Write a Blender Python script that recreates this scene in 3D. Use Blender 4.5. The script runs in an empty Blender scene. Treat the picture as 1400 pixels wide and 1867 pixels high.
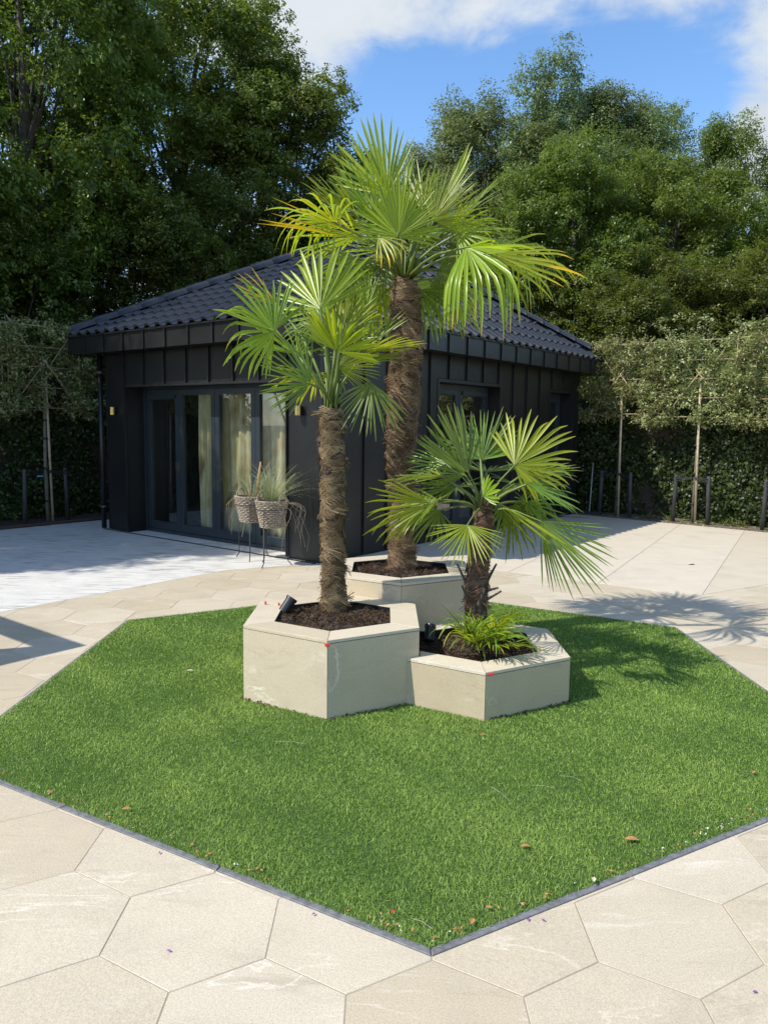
import bpy, bmesh, math, random
import numpy as np
from mathutils import Vector, Matrix, noise
rng = np.random.default_rng(7)
random.seed(7)
SC = bpy.context.scene
COL = SC.collection
R = math.radians

# ------------------------------------------------------------------ camera
FPX, PITCH, ROLL, CAMH = 1390.0, R(6.4736), R(0.7447), 1.7
_F = Vector((0, math.cos(PITCH), -math.sin(PITCH)))
_UP = Vector((0, math.sin(PITCH), math.cos(PITCH)))
_RT = Vector((1, 0, 0))
_R = _RT * math.cos(ROLL) + _UP * math.sin(ROLL)
_U = _UP * math.cos(ROLL) - _RT * math.sin(ROLL)
cam_data = bpy.data.cameras.new("camera")
cam = bpy.data.objects.new("camera", cam_data)
COL.objects.link(cam)
cam_data.sensor_fit = 'HORIZONTAL'
cam_data.sensor_width = 36.0
cam_data.lens = 36.0 * FPX / 1400.0
cam_data.clip_end = 2000
cam.matrix_world = Matrix(((_R.x, _U.x, -_F.x, 0), (_R.y, _U.y, -_F.y, 0), (_R.z, _U.z, -_F.z, CAMH), (0, 0, 0, 1)))
SC.camera = cam

def at(u, v, Y):
    """the point of the place at depth Y that the photograph shows at pixel (u, v)"""
    d = _F + _R * ((u - 700) / FPX) - _U * ((v - 933.5) / FPX)
    return Vector((0, 0, CAMH)) + d * (Y / d.y)

def ground(u, v, z=0.0):
    d = _F + _R * ((u - 700) / FPX) - _U * ((v - 933.5) / FPX)
    return Vector((0, 0, CAMH)) + d * ((z - CAMH) / d.z)

# ------------------------------------------------------------------ light
S = Vector((-0.83, -0.345, 1.0)).normalized()          # towards the sun
SC.view_settings.view_transform = 'Standard'
SC.view_settings.look = 'None'
SC.view_settings.gamma = 1
SC.view_settings.use_curve_mapping = False
SC.view_settings.exposure = 1.0
world = bpy.data.worlds.new("World")
SC.world = world
world.use_nodes = True
wn, wl = world.node_tree.nodes, world.node_tree.links
wn.clear()
SKY_STRENGTH = 0.15
def build_world():
    out = wn.new('ShaderNodeOutputWorld')
    bg = wn.new('ShaderNodeBackground'); bg.inputs[1].default_value = SKY_STRENGTH
    sky = wn.new('ShaderNodeTexSky'); sky.sky_type = 'NISHITA'; sky.sun_disc = False
    sky.sun_elevation = math.asin(S.z); sky.sun_rotation = math.atan2(S.x, S.y)
    sky.air_density = 1.0; sky.dust_density = 0.25; sky.ozone_density = 3.0
    tc = wn.new('ShaderNodeTexCoord')
    sat = wn.new('ShaderNodeHueSaturation'); sat.inputs['Saturation'].default_value = 1.12; sat.inputs['Value'].default_value = .84
    wl.new(sky.outputs[0], sat.inputs['Color'])
    # clouds: fractal noise on the sky dome, thickened where the photograph has its cloud banks; extra cover added out of view lifts the ambient light
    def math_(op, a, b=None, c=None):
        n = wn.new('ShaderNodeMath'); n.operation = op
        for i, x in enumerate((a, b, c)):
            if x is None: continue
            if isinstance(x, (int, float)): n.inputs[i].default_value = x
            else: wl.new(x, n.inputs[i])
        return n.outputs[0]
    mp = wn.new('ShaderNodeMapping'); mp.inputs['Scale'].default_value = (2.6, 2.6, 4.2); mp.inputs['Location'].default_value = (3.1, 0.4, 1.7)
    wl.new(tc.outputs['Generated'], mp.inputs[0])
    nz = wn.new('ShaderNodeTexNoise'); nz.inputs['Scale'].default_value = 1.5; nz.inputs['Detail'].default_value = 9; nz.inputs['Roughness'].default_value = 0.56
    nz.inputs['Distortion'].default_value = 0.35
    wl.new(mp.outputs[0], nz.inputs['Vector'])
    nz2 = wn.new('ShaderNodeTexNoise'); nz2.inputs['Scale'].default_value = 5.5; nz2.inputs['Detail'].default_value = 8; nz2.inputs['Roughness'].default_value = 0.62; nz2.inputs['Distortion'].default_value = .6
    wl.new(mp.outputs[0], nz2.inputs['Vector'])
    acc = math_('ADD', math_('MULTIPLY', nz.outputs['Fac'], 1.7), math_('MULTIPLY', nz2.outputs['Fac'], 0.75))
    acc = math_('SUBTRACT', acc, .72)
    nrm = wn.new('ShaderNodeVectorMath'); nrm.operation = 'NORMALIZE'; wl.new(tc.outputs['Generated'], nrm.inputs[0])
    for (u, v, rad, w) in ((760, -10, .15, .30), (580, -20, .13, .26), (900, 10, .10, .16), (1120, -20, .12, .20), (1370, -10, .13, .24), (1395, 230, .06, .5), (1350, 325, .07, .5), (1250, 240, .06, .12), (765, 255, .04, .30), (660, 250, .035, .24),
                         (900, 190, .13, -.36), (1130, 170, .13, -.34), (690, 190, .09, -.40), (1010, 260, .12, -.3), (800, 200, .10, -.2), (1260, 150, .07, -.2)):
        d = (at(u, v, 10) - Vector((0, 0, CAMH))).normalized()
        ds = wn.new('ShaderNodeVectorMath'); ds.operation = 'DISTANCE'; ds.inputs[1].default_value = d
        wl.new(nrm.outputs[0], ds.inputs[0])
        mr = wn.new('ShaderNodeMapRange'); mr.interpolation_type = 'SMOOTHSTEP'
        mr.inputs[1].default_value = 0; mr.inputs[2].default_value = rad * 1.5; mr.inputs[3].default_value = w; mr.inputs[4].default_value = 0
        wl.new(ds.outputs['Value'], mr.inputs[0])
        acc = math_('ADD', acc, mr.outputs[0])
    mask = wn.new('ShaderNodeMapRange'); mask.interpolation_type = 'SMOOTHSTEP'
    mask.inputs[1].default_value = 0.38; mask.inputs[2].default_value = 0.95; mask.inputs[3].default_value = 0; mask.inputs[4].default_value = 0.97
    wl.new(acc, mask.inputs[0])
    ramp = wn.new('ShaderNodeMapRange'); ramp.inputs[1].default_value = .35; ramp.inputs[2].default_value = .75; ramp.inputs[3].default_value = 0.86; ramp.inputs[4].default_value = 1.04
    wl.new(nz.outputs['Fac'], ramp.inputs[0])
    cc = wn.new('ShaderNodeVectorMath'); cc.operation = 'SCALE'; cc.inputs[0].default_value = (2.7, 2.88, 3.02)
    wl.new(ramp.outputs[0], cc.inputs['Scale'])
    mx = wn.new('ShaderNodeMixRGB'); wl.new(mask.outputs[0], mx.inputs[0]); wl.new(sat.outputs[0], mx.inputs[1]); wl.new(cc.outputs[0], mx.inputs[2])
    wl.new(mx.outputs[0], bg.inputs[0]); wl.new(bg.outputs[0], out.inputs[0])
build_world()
sun_data = bpy.data.lights.new("sun", 'SUN')
sun_data.energy = 2.9
sun_data.angle = R(0.53)
sun_data.color = (1.0, 0.95, 0.87)
sun = bpy.data.objects.new("sun", sun_data)
COL.objects.link(sun)
sun.rotation_euler = (-S).to_track_quat('-Z', 'Y').to_euler()
sun.location = (0, 0, 30)
try:
    SC.cycles.max_bounces = 8
    SC.cycles.transparent_max_bounces = 12
    SC.cycles.use_denoising = True
except Exception:
    pass

# ------------------------------------------------------------------ helpers
def link(name, me, m=None, parent=None):
    o = bpy.data.objects.new(name, me)
    COL.objects.link(o)
    if m is not None and me is not None and len(me.materials) == 0:
        me.materials.append(m)
    if parent is not None:
        o.parent = parent
    return o

def thing(name, label, cat, loc=(0, 0, 0), group=None):
    o = bpy.data.objects.new(name, None); COL.objects.link(o)
    o.location = loc
    o.empty_display_size = 0.1
    return tag(o, label, cat, group)

def tag(o, label, cat, group=None):
    o['label'] = label; o['category'] = cat
    if group: o['group'] = group
    return o

def structure(o):
    o['kind'] = 'structure'; return o

def stuff(o):
    o['kind'] = 'stuff'; return o

class MB:
    """collects polygons and becomes one mesh"""
    def __init__(s): s.v = []; s.f = []; s.c = []
    def add(s, vs, fs):
        b = len(s.v); s.v.extend([tuple(x) for x in vs]); s.f.extend([tuple(b + i for i in f) for f in fs])
    def box(s, a, b, M=None):
        (x0, y0, z0), (x1, y1, z1) = a, b
        vs = [(x0, y0, z0), (x1, y0, z0), (x1, y1, z0), (x0, y1, z0), (x0, y0, z1), (x1, y0, z1), (x1, y1, z1), (x0, y1, z1)]
        if M is not None: vs = [M @ Vector(v) for v in vs]
        s.add(vs, [(3, 2, 1, 0), (4, 5, 6, 7), (0, 1, 5, 4), (1, 2, 6, 5), (2, 3, 7, 6), (3, 0, 4, 7)])
    def tube(s, pts, rad, n=6, cap=True):
        pts = [Vector(p) for p in pts]
        if not isinstance(rad, (list, tuple)): rad = [rad] * len(pts)
        b = len(s.v); ref = None
        for i, p in enumerate(pts):
            d = (pts[min(i + 1, len(pts) - 1)] - pts[max(i - 1, 0)]).normalized()
            if ref is None: ref = d.orthogonal().normalized()
            x = (ref - d * ref.dot(d))
            x = x.normalized() if x.length > 1e-6 else d.orthogonal().normalized()
            ref = x; y = d.cross(x)
            for k in range(n):
                a = 2 * math.pi * k / n
                s.v.append(tuple(p + (x * math.cos(a) + y * math.sin(a)) * rad[i]))
        for i in range(len(pts) - 1):
            for k in range(n):
                k2 = (k + 1) % n
                s.f.append((b + i * n + k, b + i * n + k2, b + (i + 1) * n + k2, b + (i + 1) * n + k))
        if cap:
            s.f.append(tuple(b + k for k in reversed(range(n))))
            s.f.append(tuple(b + (len(pts) - 1) * n + k for k in range(n)))
    def prism(s, poly, z0, z1, bevel=0.0):
        n = len(poly); b = len(s.v)
        if bevel > 0:
            ins = inset(poly, bevel)
            s.v += [(x, y, z0) for x, y in poly] + [(x, y, z1 - bevel) for x, y in poly] + [(x, y, z1) for x, y in ins]
            for k in range(n):
                k2 = (k + 1) % n
                s.f.append((b + k, b + k2, b + n + k2, b + n + k)); s.f.append((b + n + k, b + n + k2, b + 2 * n + k2, b + 2 * n + k))
            s.f.append(tuple(b + 2 * n + k for k in range(n)))
        else:
            s.v += [(x, y, z0) for x, y in poly] + [(x, y, z1) for x, y in poly]
            for k in range(n):
                k2 = (k + 1) % n
                s.f.append((b + k, b + k2, b + n + k2, b + n + k))
            s.f.append(tuple(b + n + k for k in range(n)))
            s.f.append(tuple(b + k for k in reversed(range(n))))
    def mesh(s, name, smooth=False):
        me = bpy.data.meshes.new(name); me.from_pydata(s.v, [], s.f); me.update()
        if smooth: me.polygons.foreach_set('use_smooth', [True] * len(me.polygons))
        return me
    def build(s, name, m, parent=None, smooth=False):
        return link(name, s.mesh(name, smooth), m, parent)

def fast_mesh(name, V, Fq, attrs=None, smooth=False, k=4):
    """V (n,3), Fq (m,k) index array -> mesh, quickly"""
    me = bpy.data.meshes.new(name)
    V = np.ascontiguousarray(V, dtype=np.float32); Fq = np.ascontiguousarray(Fq, dtype=np.int32)
    me.vertices.add(len(V)); me.vertices.foreach_set('co', V.ravel())
    m = len(Fq)
    me.loops.add(m * k); me.loops.foreach_set('vertex_index', Fq.ravel())
    me.polygons.add(m); me.polygons.foreach_set('loop_start', np.arange(0, m * k, k, dtype=np.int32))
    try: me.polygons.foreach_set('loop_total', np.full(m, k, dtype=np.int32))
    except Exception: pass
    me.update(calc_edges=True)
    if smooth: me.polygons.foreach_set('use_smooth', np.ones(m, dtype=bool))
    for nm, arr in (attrs or {}).items():
        a = me.attributes.new(nm, 'FLOAT', 'POINT'); a.data.foreach_set('value', np.ascontiguousarray(arr, dtype=np.float32))
    return me

# 2-D polygon tools
def clip(poly, n, d):
    """keep the part of the polygon with n.p <= d"""
    out = []
    for i in range(len(poly)):
        a, b = poly[i], poly[(i + 1) % len(poly)]
        da, db = n[0] * a[0] + n[1] * a[1] - d, n[0] * b[0] + n[1] * b[1] - d
        if da <= 0: out.append(a)
        if (da < 0 < db) or (db < 0 < da):
            t = da / (da - db); out.append((a[0] + (b[0] - a[0]) * t, a[1] + (b[1] - a[1]) * t))
    return out
def area(p):
    return 0.5 * sum(p[i][0] * p[(i + 1) % len(p)][1] - p[(i + 1) % len(p)][0] * p[i][1] for i in range(len(p)))
def edges_out(poly):
    """outward normal and offset of each edge of a counter-clockwise convex polygon"""
    r = []
    for i in range(len(poly)):
        a, b = poly[i], poly[(i + 1) % len(poly)]
        nx, ny = b[1] - a[1], a[0] - b[0]; l = math.hypot(nx, ny)
        nx /= l; ny /= l; r.append(((nx, ny), nx * a[0] + ny * a[1]))
    return r
def intersect(p, convex):
    for n, d in edges_out(convex):
        p = clip(p, n, d)
        if len(p) < 3: return []
    return p
def subtract(p, convex):
    res = []; rest = p
    if abs(area(intersect(p, convex) or [(0, 0)] * 3)) < 3e-4: return [p]
    eds = edges_out(convex)
    eds.sort(key=lambda e: -max(e[0][0] * q[0] + e[0][1] * q[1] - e[1] for q in p))
    for n, d in eds:
        o = clip(rest, (-n[0], -n[1]), -d)
        if len(o) >= 3 and abs(area(o)) > 2e-4: res.append(o)
        rest = clip(rest, n, d)
        if len(rest) < 3: break
    return res
def clean(p, eps=2e-3):
    q = []
    for a in p:
        if not q or math.hypot(a[0] - q[-1][0], a[1] - q[-1][1]) > eps: q.append(a)
    while len(q) > 1 and math.hypot(q[0][0] - q[-1][0], q[0][1] - q[-1][1]) <= eps: q.pop()
    return q
def inset(poly, w):
    e = edges_out(poly); n = len(poly); out = []
    for i in range(n):
        (n1, d1), (n2, d2) = e[i - 1], e[i]
        d1 -= w; d2 -= w
        det = n1[0] * n2[1] - n1[1] * n2[0]
        if abs(det) < 1e-6: out.append((poly[i][0] - n2[0] * w, poly[i][1] - n2[1] * w)); continue
        out.append(((d1 * n2[1] - d2 * n1[1]) / det, (n1[0] * d2 - n2[0] * d1) / det))
    return out
def hexagon(cx, cy, s):
    return [(cx + s * math.cos(R(a)), cy + s * math.sin(R(a))) for a in (-90, -30, 30, 90, 150, 210)]
def inside(P, poly):
    m = np.ones(len(P), bool)
    for n, d in edges_out(poly): m &= (P[:, 0] * n[0] + P[:, 1] * n[1] <= d)
    return m

# ------------------------------------------------------------------ materials
class NT:
    def __init__(s, name):
        s.m = bpy.data.materials.new(name); s.m.use_nodes = True
        s.n, s.l = s.m.node_tree.nodes, s.m.node_tree.links
        s.b = s.n['Principled BSDF']
    def new(s, t, **kw):
        x = s.n.new(t)
        for k, v in kw.items(): setattr(x, k, v)
        return x
    def set(s, **kw):
        for k, v in kw.items(): s.b.inputs[k.replace('_', ' ')].default_value = v
    def coords(s, rand=False, scale=(1, 1, 1), rot=(0, 0, 0), kind='Object'):
        tc = s.new('ShaderNodeTexCoord'); mp = s.new('ShaderNodeMapping')
        mp.inputs['Scale'].default_value = scale; mp.inputs['Rotation'].default_value = rot
        s.l.new(tc.outputs[kind], mp.inputs[0])
        if rand:
            oi = s.new('ShaderNodeObjectInfo'); mu = s.new('ShaderNodeMath', operation='MULTIPLY'); mu.inputs[1].default_value = 37.0
            s.l.new(oi.outputs['Random'], mu.inputs[0]); cb = s.new('ShaderNodeCombineXYZ')
            s.l.new(mu.outputs[0], cb.inputs[0]); s.l.new(mu.outputs[0], cb.inputs[1]); s.l.new(mu.outputs[0], cb.inputs[2])
            s.l.new(cb.outputs[0], mp.inputs['Location'])
        return mp.outputs[0]
    def noise(s, vec, scale, detail=5, rough=.55, dist=0):
        n = s.new('ShaderNodeTexNoise'); n.inputs['Scale'].default_value = scale; n.inputs['Detail'].default_value = detail
        n.inputs['Roughness'].default_value = rough; n.inputs['Distortion'].default_value = dist
        s.l.new(vec, n.inputs['Vector']); return n.outputs['Fac']
    def ramp(s, fac, stops):
        r = s.new('ShaderNodeValToRGB'); e = r.color_ramp.elements
        while len(e) < len(stops): e.new(0.5)
        for x, (p, c) in zip(e, stops): x.position = p; x.color = (*c, 1) if len(c) == 3 else c
        s.l.new(fac, r.inputs[0]); return r.outputs[0]
    def mix(s, fac, a, b, mode='MIX'):
        m = s.new('ShaderNodeMixRGB', blend_type=mode)
        for i, x in enumerate((fac, a, b)):
            if isinstance(x, (int, float)): m.inputs[i].default_value = x
            elif isinstance(x, tuple): m.inputs[i].default_value = (*x, 1)
            else: s.l.new(x, m.inputs[i])
        return m.outputs[0]
    def bump(s, h, strength=.3, dist=.01):
        b = s.new('ShaderNodeBump'); b.inputs['Strength'].default_value = strength; b.inputs['Distance'].default_value = dist
        s.l.new(h, b.inputs['Height']); s.l.new(b.outputs[0], s.b.inputs['Normal'])
    def color(s, c): s.l.new(c, s.b.inputs['Base Color'])
    def maprange(s, f, a, b, c, d):
        m = s.new('ShaderNodeMapRange'); 
        for i, x in enumerate((a, b, c, d)): m.inputs[i + 1].default_value = x
        s.l.new(f, m.inputs[0]); return m.outputs[0]

def plain(name, col, rough=.5, metal=0.0, var=0.12, nscale=6, spec=.5, bump=0):
    t = NT(name); t.set(Roughness=rough, Metallic=metal, Specular_IOR_Level=spec)
    f = t.noise(t.coords(), nscale, 4)
    lo = tuple(c * (1 - var) for c in col); hi = tuple(min(1, c * (1 + var)) for c in col)
    t.color(t.ramp(f, [(.3, lo), (.7, hi)]))
    if bump: t.bump(t.noise(t.coords(), nscale * 8, 4), bump, .004)
    return t.m

def stone(name, base, light, dark, vein_scale=(1.2, 6, 3), rot=0.6, rough=.6, bump=.25, rand=True, grain=.12, patch=.5, veins=.5, lo=.30):
    """bedded natural-looking stone: soft cloudy tone, directional bedding, a few thin pale veins, sandy grain"""
    t = NT(name); t.set(Roughness=rough, Specular_IOR_Level=.35)
    v = t.coords(rand=rand)
    vs = t.new('ShaderNodeMapping'); vs.inputs['Scale'].default_value = vein_scale; vs.inputs['Rotation'].default_value = (0, 0, rot)
    oi = t.new('ShaderNodeObjectInfo'); rnd = oi.outputs['Random']
    def mth(op, x, y):
        n = t.new('ShaderNodeMath', operation=op)
        for i, q in enumerate((x, y)):
            if isinstance(q, (int, float)): n.inputs[i].default_value = q
            else: t.l.new(q, n.inputs[i])
        return n.outputs[0]
    if rand:      # every slab has its own direction of bedding
        cb = t.new('ShaderNodeCombineXYZ'); t.l.new(mth('ADD', mth('MULTIPLY', rnd, 1.1), rot), cb.inputs[2])
        t.l.new(cb.outputs[0], vs.inputs['Rotation'])
    t.l.new(v, vs.inputs[0])
    cloud = t.noise(v, 2.6, 6, .6, .3)
    c = t.ramp(cloud, [(.28, tuple(x * .86 for x in base)), (.5, base), (.74, tuple(min(1, x * 1.10) for x in base))])
    bed = t.noise(vs.outputs[0], 2.1, 9, .66, .5)
    bc = t.ramp(bed, [(lo, dark), (lo + .13, base), (.58, base), (.72, light)])
    amt = mth('MULTIPLY', t.maprange(t.noise(v, 1.3, 2, .5), .38, .62, .25, 1.0), 1 - patch)
    c = t.mix(amt, c, bc)
    vein = t.noise(vs.outputs[0], .75, 6, .55, .9)
    line = t.maprange(mth('ABSOLUTE', mth('SUBTRACT', vein, .5), 0), 0.0, .012, veins, 0)
    line = mth('MULTIPLY', line, t.maprange(t.noise(v, 2.1, 3, .5), .47, .6, 0, 1))
    c = t.mix(line, c, tuple(min(1, x * 1.12) for x in light))
    crack = t.noise(vs.outputs[0], 1.1, 8, .6, 1.6)
    cl = t.maprange(mth('ABSOLUTE', mth('SUBTRACT', crack, .47), 0), 0.0, .007, veins * .7, 0)
    cl = mth('MULTIPLY', cl, t.maprange(t.noise(v, 1.7, 3, .5), .54, .62, 0, 1))
    c = t.mix(cl, c, tuple(x * .8 for x in dark))
    g = t.noise(v, 170, 4, .75)
    c = t.mix(grain, c, t.ramp(g, [(.36, (0.04, 0.03, 0.02)), (.62, (.95, .92, .86))]), 'OVERLAY')
    if rand:
        hv = t.new('ShaderNodeHueSaturation'); t.l.new(c, hv.inputs['Color'])
        t.l.new(t.maprange(rnd, 0, 1, .91, 1.07), hv.inputs['Value']); t.l.new(t.maprange(rnd, 0, 1, 1.12, .92), hv.inputs['Saturation']); c = hv.outputs[0]
    t.color(c)
    t.bump(t.mix(.5, t.noise(v, 75, 6, .7), bed), bump, .006)
    return t.m

M = {}
M['paving'] = stone('stone_paving', (.49, .425, .318), (.63, .575, .48), (.355, .295, .215), vein_scale=(1.0, 4.2, 3), rough=.62, bump=.42, grain=.18, patch=.25, veins=.5)
M['patio'] = stone('stone_slab', (.53, .465, .36), (.62, .56, .46), (.45, .385, .295), vein_scale=(1.0, 7, 3), rot=0.9, rough=.6, bump=.12, grain=.12, patch=.4, veins=.3)
M['planter'] = stone('planter_slab', (.495, .42, .30), (.65, .59, .47), (.39, .325, .225), vein_scale=(1.5, 1.5, 3.4), rough=.5, bump=.08, grain=.14, patch=.15, veins=.8)
M['coping'] = stone('coping_slab', (.54, .47, .355), (.66, .60, .49), (.44, .37, .27), vein_scale=(1.5, 4.5, 3), rough=.55, bump=.08, grain=.14, patch=.35, veins=.5)
M['deck'] = stone('white_deck', (.60, .585, .55), (.74, .725, .70), (.24, .235, .225), vein_scale=(1.3, 9, 3), rot=-0.1, rough=.65, bump=.4, rand=False, grain=.2, patch=.0, veins=.3, lo=.37)
M['grout'] = plain('joint_mortar', (.30, .255, .19), .9)
M['kerb'] = plain('blue_stone', (.15, .152, .158), .7, nscale=25, var=.35, bump=.2)
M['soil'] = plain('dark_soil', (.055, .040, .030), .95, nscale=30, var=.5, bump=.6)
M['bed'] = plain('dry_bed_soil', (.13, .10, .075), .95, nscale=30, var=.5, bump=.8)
M['earth'] = plain('earth', (.16, .15, .09), .95)
M['zinc'] = plain('black_zinc', (.0115, .0115, .012), .38, metal=.0, var=.25, nscale=3, spec=.38)
M['zinc_trim'] = plain('black_trim', (.011, .011, .0125), .38, var=.2)
M['frame'] = plain('anthracite_frame', (.022, .030, .037), .36, var=.08)
M['tile'] = plain('roof_tile_glaze', (.023, .025, .030), .30, var=.25, nscale=9, spec=.6)
M['inside'] = plain('interior_plaster', (.16, .14, .12), .8)
M['interior_dark'] = plain('interior_joinery', (.022, .021, .020), .5)
M['interior_floor'] = plain('interior_floor', (.10, .085, .07), .4)
M['chrome'] = plain('kitchen_metal', (.5, .5, .5), .25, metal=1)
M['glassware'] = plain('kitchen_glassware', (.45, .47, .45), .2)
M['brass'] = plain('brushed_brass', (.52, .38, .16), .30, metal=1, var=.1)
M['blackplastic'] = plain('black_plastic', (.012, .012, .013), .35)
M['red'] = plain('red_plastic', (.65, .04, .03), .35)
M['steel'] = plain('dark_wire', (.018, .018, .018), .5)
M['wicker'] = plain('wicker', (.31, .25, .19), .75, nscale=55, var=.5)
M['bamboo'] = plain('bamboo_cane', (.34, .265, .155), .55, nscale=12, var=.3)
M['stake'] = plain('raw_timber', (.42, .33, .22), .7, nscale=14, var=.25)
M['bark'] = plain('bark', (.075, .06, .045), .9, nscale=14, var=.4, bump=.6)
M['barkgrey'] = plain('pale_bark', (.16, .14, .11), .85, nscale=14, var=.3, bump=.4)
M['post'] = plain('dark_post', (.045, .046, .048), .6, var=.3)
M['rubber'] = plain('rubber_strap', (.015, .015, .015), .7)
M['alu'] = plain('grey_aluminium', (.06, .06, .065), .4)
M['broomhead'] = plain('broom_bristle', (.03, .025, .02), .9)
M['broompole'] = plain('grey_pole', (.32, .31, .30), .4)
M['petiole'] = plain('petiole', (.12, .165, .03), .5, nscale=10, var=.25)
M['deadleaf'] = plain('dry_leaf', (.42, .20, .07), .7, nscale=40, var=.35)
M['paleleaf'] = plain('pale_dry_leaf', (.55, .50, .36), .7, nscale=40, var=.2)
M['petal'] = plain('purple_petal', (.25, .06, .33), .6)
M['pebble'] = plain('white_grit', (.6, .58, .54), .7)
M['blue'] = plain('blue_tag', (.08, .3, .6), .5)
M['yellowleaf'] = plain('yellow_leaf', (.55, .42, .03), .6)

def leaf_mat(name, c0, c1, trans=(.2, .3, .03), tw=.3, rough=.42, spec=.4, tip=None, shade='shade'):
    """c0..c1 along the per-leaf variation; optional dry tip colour along 'tip'"""
    t = NT(name); t.set(Roughness=rough, Specular_IOR_Level=spec)
    a = t.new('ShaderNodeAttribute', attribute_name=shade)
    oi = t.new('ShaderNodeObjectInfo')
    c = t.ramp(a.outputs['Fac'], [(0, c0), (1, c1)])
    hs = t.new('ShaderNodeHueSaturation'); t.l.new(c, hs.inputs['Color'])
    t.l.new(t.maprange(oi.outputs['Random'], 0, 1, .47, .53), hs.inputs['Hue']); t.l.new(t.maprange(oi.outputs['Random'], 0, 1, .85, 1.15), hs.inputs['Value'])
    c = hs.outputs[0]
    tr = t.new('ShaderNodeBsdfTranslucent'); tc = t.mix(.5, c, trans)
    if tip:
        tp = t.new('ShaderNodeAttribute', attribute_name='tip')
        f = t.maprange(tp.outputs['Fac'], 0.0, 1.0, 0, 1)
        c = t.mix(f, c, tip); tc = t.mix(f, tc, tip)
    t.color(c); t.l.new(tc, tr.inputs['Color'])
    ms = t.new('ShaderNodeMixShader'); ms.inputs[0].default_value = tw
    t.l.new(t.b.outputs[0], ms.inputs[1]); t.l.new(tr.outputs[0], ms.inputs[2])
    t.l.new(ms.outputs[0], t.n['Material Output'].inputs[0])
    return t.m
M['leafA'] = leaf_mat('maple_leaf', (.052, .085, .014), (.200, .262, .052), (.30, .42, .03), .38)
M['leafB'] = leaf_mat('poplar_leaf', (.070, .102, .032), (.255, .300, .125), (.30, .38, .07), .34, rough=.38)
M['leafC'] = leaf_mat('dark_leaf', (.046, .072, .016), (.180, .215, .048), (.30, .39, .03), .38)
M['oak'] = leaf_mat('holm_oak_leaf', (.110, .138, .048), (.52, .55, .26), (.50, .56, .14), .34, rough=.4)
M['ivy'] = leaf_mat('ivy_leaf', (.010, .022, .006), (.070, .115, .026), (.12, .24, .02), .16, rough=.40, spec=.35)
M['weed'] = leaf_mat('weed_leaf', (.09, .12, .03), (.20, .24, .06), (.25, .35, .05), .3)
M['turf'] = leaf_mat('turf_blade', (.068, .160, .012), (.465, .575, .135), (.33, .51, .05), .30, rough=.5, spec=.3)
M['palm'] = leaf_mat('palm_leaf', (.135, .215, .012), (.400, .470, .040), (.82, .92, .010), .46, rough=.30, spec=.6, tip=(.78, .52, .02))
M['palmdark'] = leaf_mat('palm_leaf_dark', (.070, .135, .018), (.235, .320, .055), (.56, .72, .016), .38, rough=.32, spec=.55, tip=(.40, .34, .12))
M['drygrass'] = leaf_mat('tuft_blade', (.15, .20, .09), (.50, .50, .28), (.3, .33, .1), .25)
M['fibre'] = leaf_mat('palm_fibre', (.078, .041, .024), (.340, .212, .140), (.2, .14, .09), .1, rough=.8, spec=.2)
M['trunk'] = plain('palm_trunk', (.070, .043, .028), .9, nscale=22, var=.5, bump=.9)
M['mulch'] = leaf_mat('mulch_chip', (.030, .016, .010), (.115, .058, .034), (.05, .03, .02), .02, rough=.9, spec=.2)

def glass_mat():
    t = NT('window_glass')
    out = t.n['Material Output']
    gl = t.new('ShaderNodeBsdfGlossy'); gl.inputs['Roughness'].default_value = .015; gl.inputs['Color'].default_value = (.95, .97, 1, 1)
    tp = t.new('ShaderNodeBsdfTransparent'); tp.inputs['Color'].default_value = (.92, .94, .93, 1)
    fr = t.new('ShaderNodeLayerWeight'); fr.inputs['Blend'].default_value = .5
    pw = t.new('ShaderNodeMath', operation='POWER'); pw.inputs[1].default_value = 4.0; t.l.new(fr.outputs['Facing'], pw.inputs[0])
    f = t.maprange(pw.outputs[0], 0, 1, .075, 1)
    ms = t.new('ShaderNodeMixShader'); t.l.new(f, ms.inputs[0]); t.l.new(tp.outputs[0], ms.inputs[1]); t.l.new(gl.outputs[0], ms.inputs[2])
    t.l.new(ms.outputs[0], out.inputs[0]); return t.m
M['glass'] = glass_mat()

def curtain_mat():
    t = NT('printed_curtain'); t.set(Roughness=.85)
    v = t.coords(rand=True, scale=(1.6, 1.6, .8))
    a = t.noise(v, 1.7, 3, .5, 1.2)
    c = t.ramp(a, [(.28, (.28, .14, .05)), (.40, (.66, .48, .20)), (.50, (.84, .76, .48)), (.60, (.78, .64, .30)), (.72, (.64, .42, .08))])
    b = t.noise(t.coords(rand=True, scale=(9, 9, .5)), 2, 3)
    c = t.mix(.35, c, t.ramp(b, [(.35, (.30, .30, .16)), (.65, (.75, .74, .58))]), 'MIX')
    t.color(c)
    tr = t.new('ShaderNodeBsdfTranslucent'); t.l.new(c, tr.inputs[0])
    ms = t.new('ShaderNodeMixShader'); ms.inputs[0].default_value = .3
    t.l.new(t.b.outputs[0], ms.inputs[1]); t.l.new(tr.outputs[0], ms.inputs[2]); t.l.new(ms.outputs[0], t.n['Material Output'].inputs[0])
    return t.m
M['curtain'] = curtain_mat()

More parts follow.
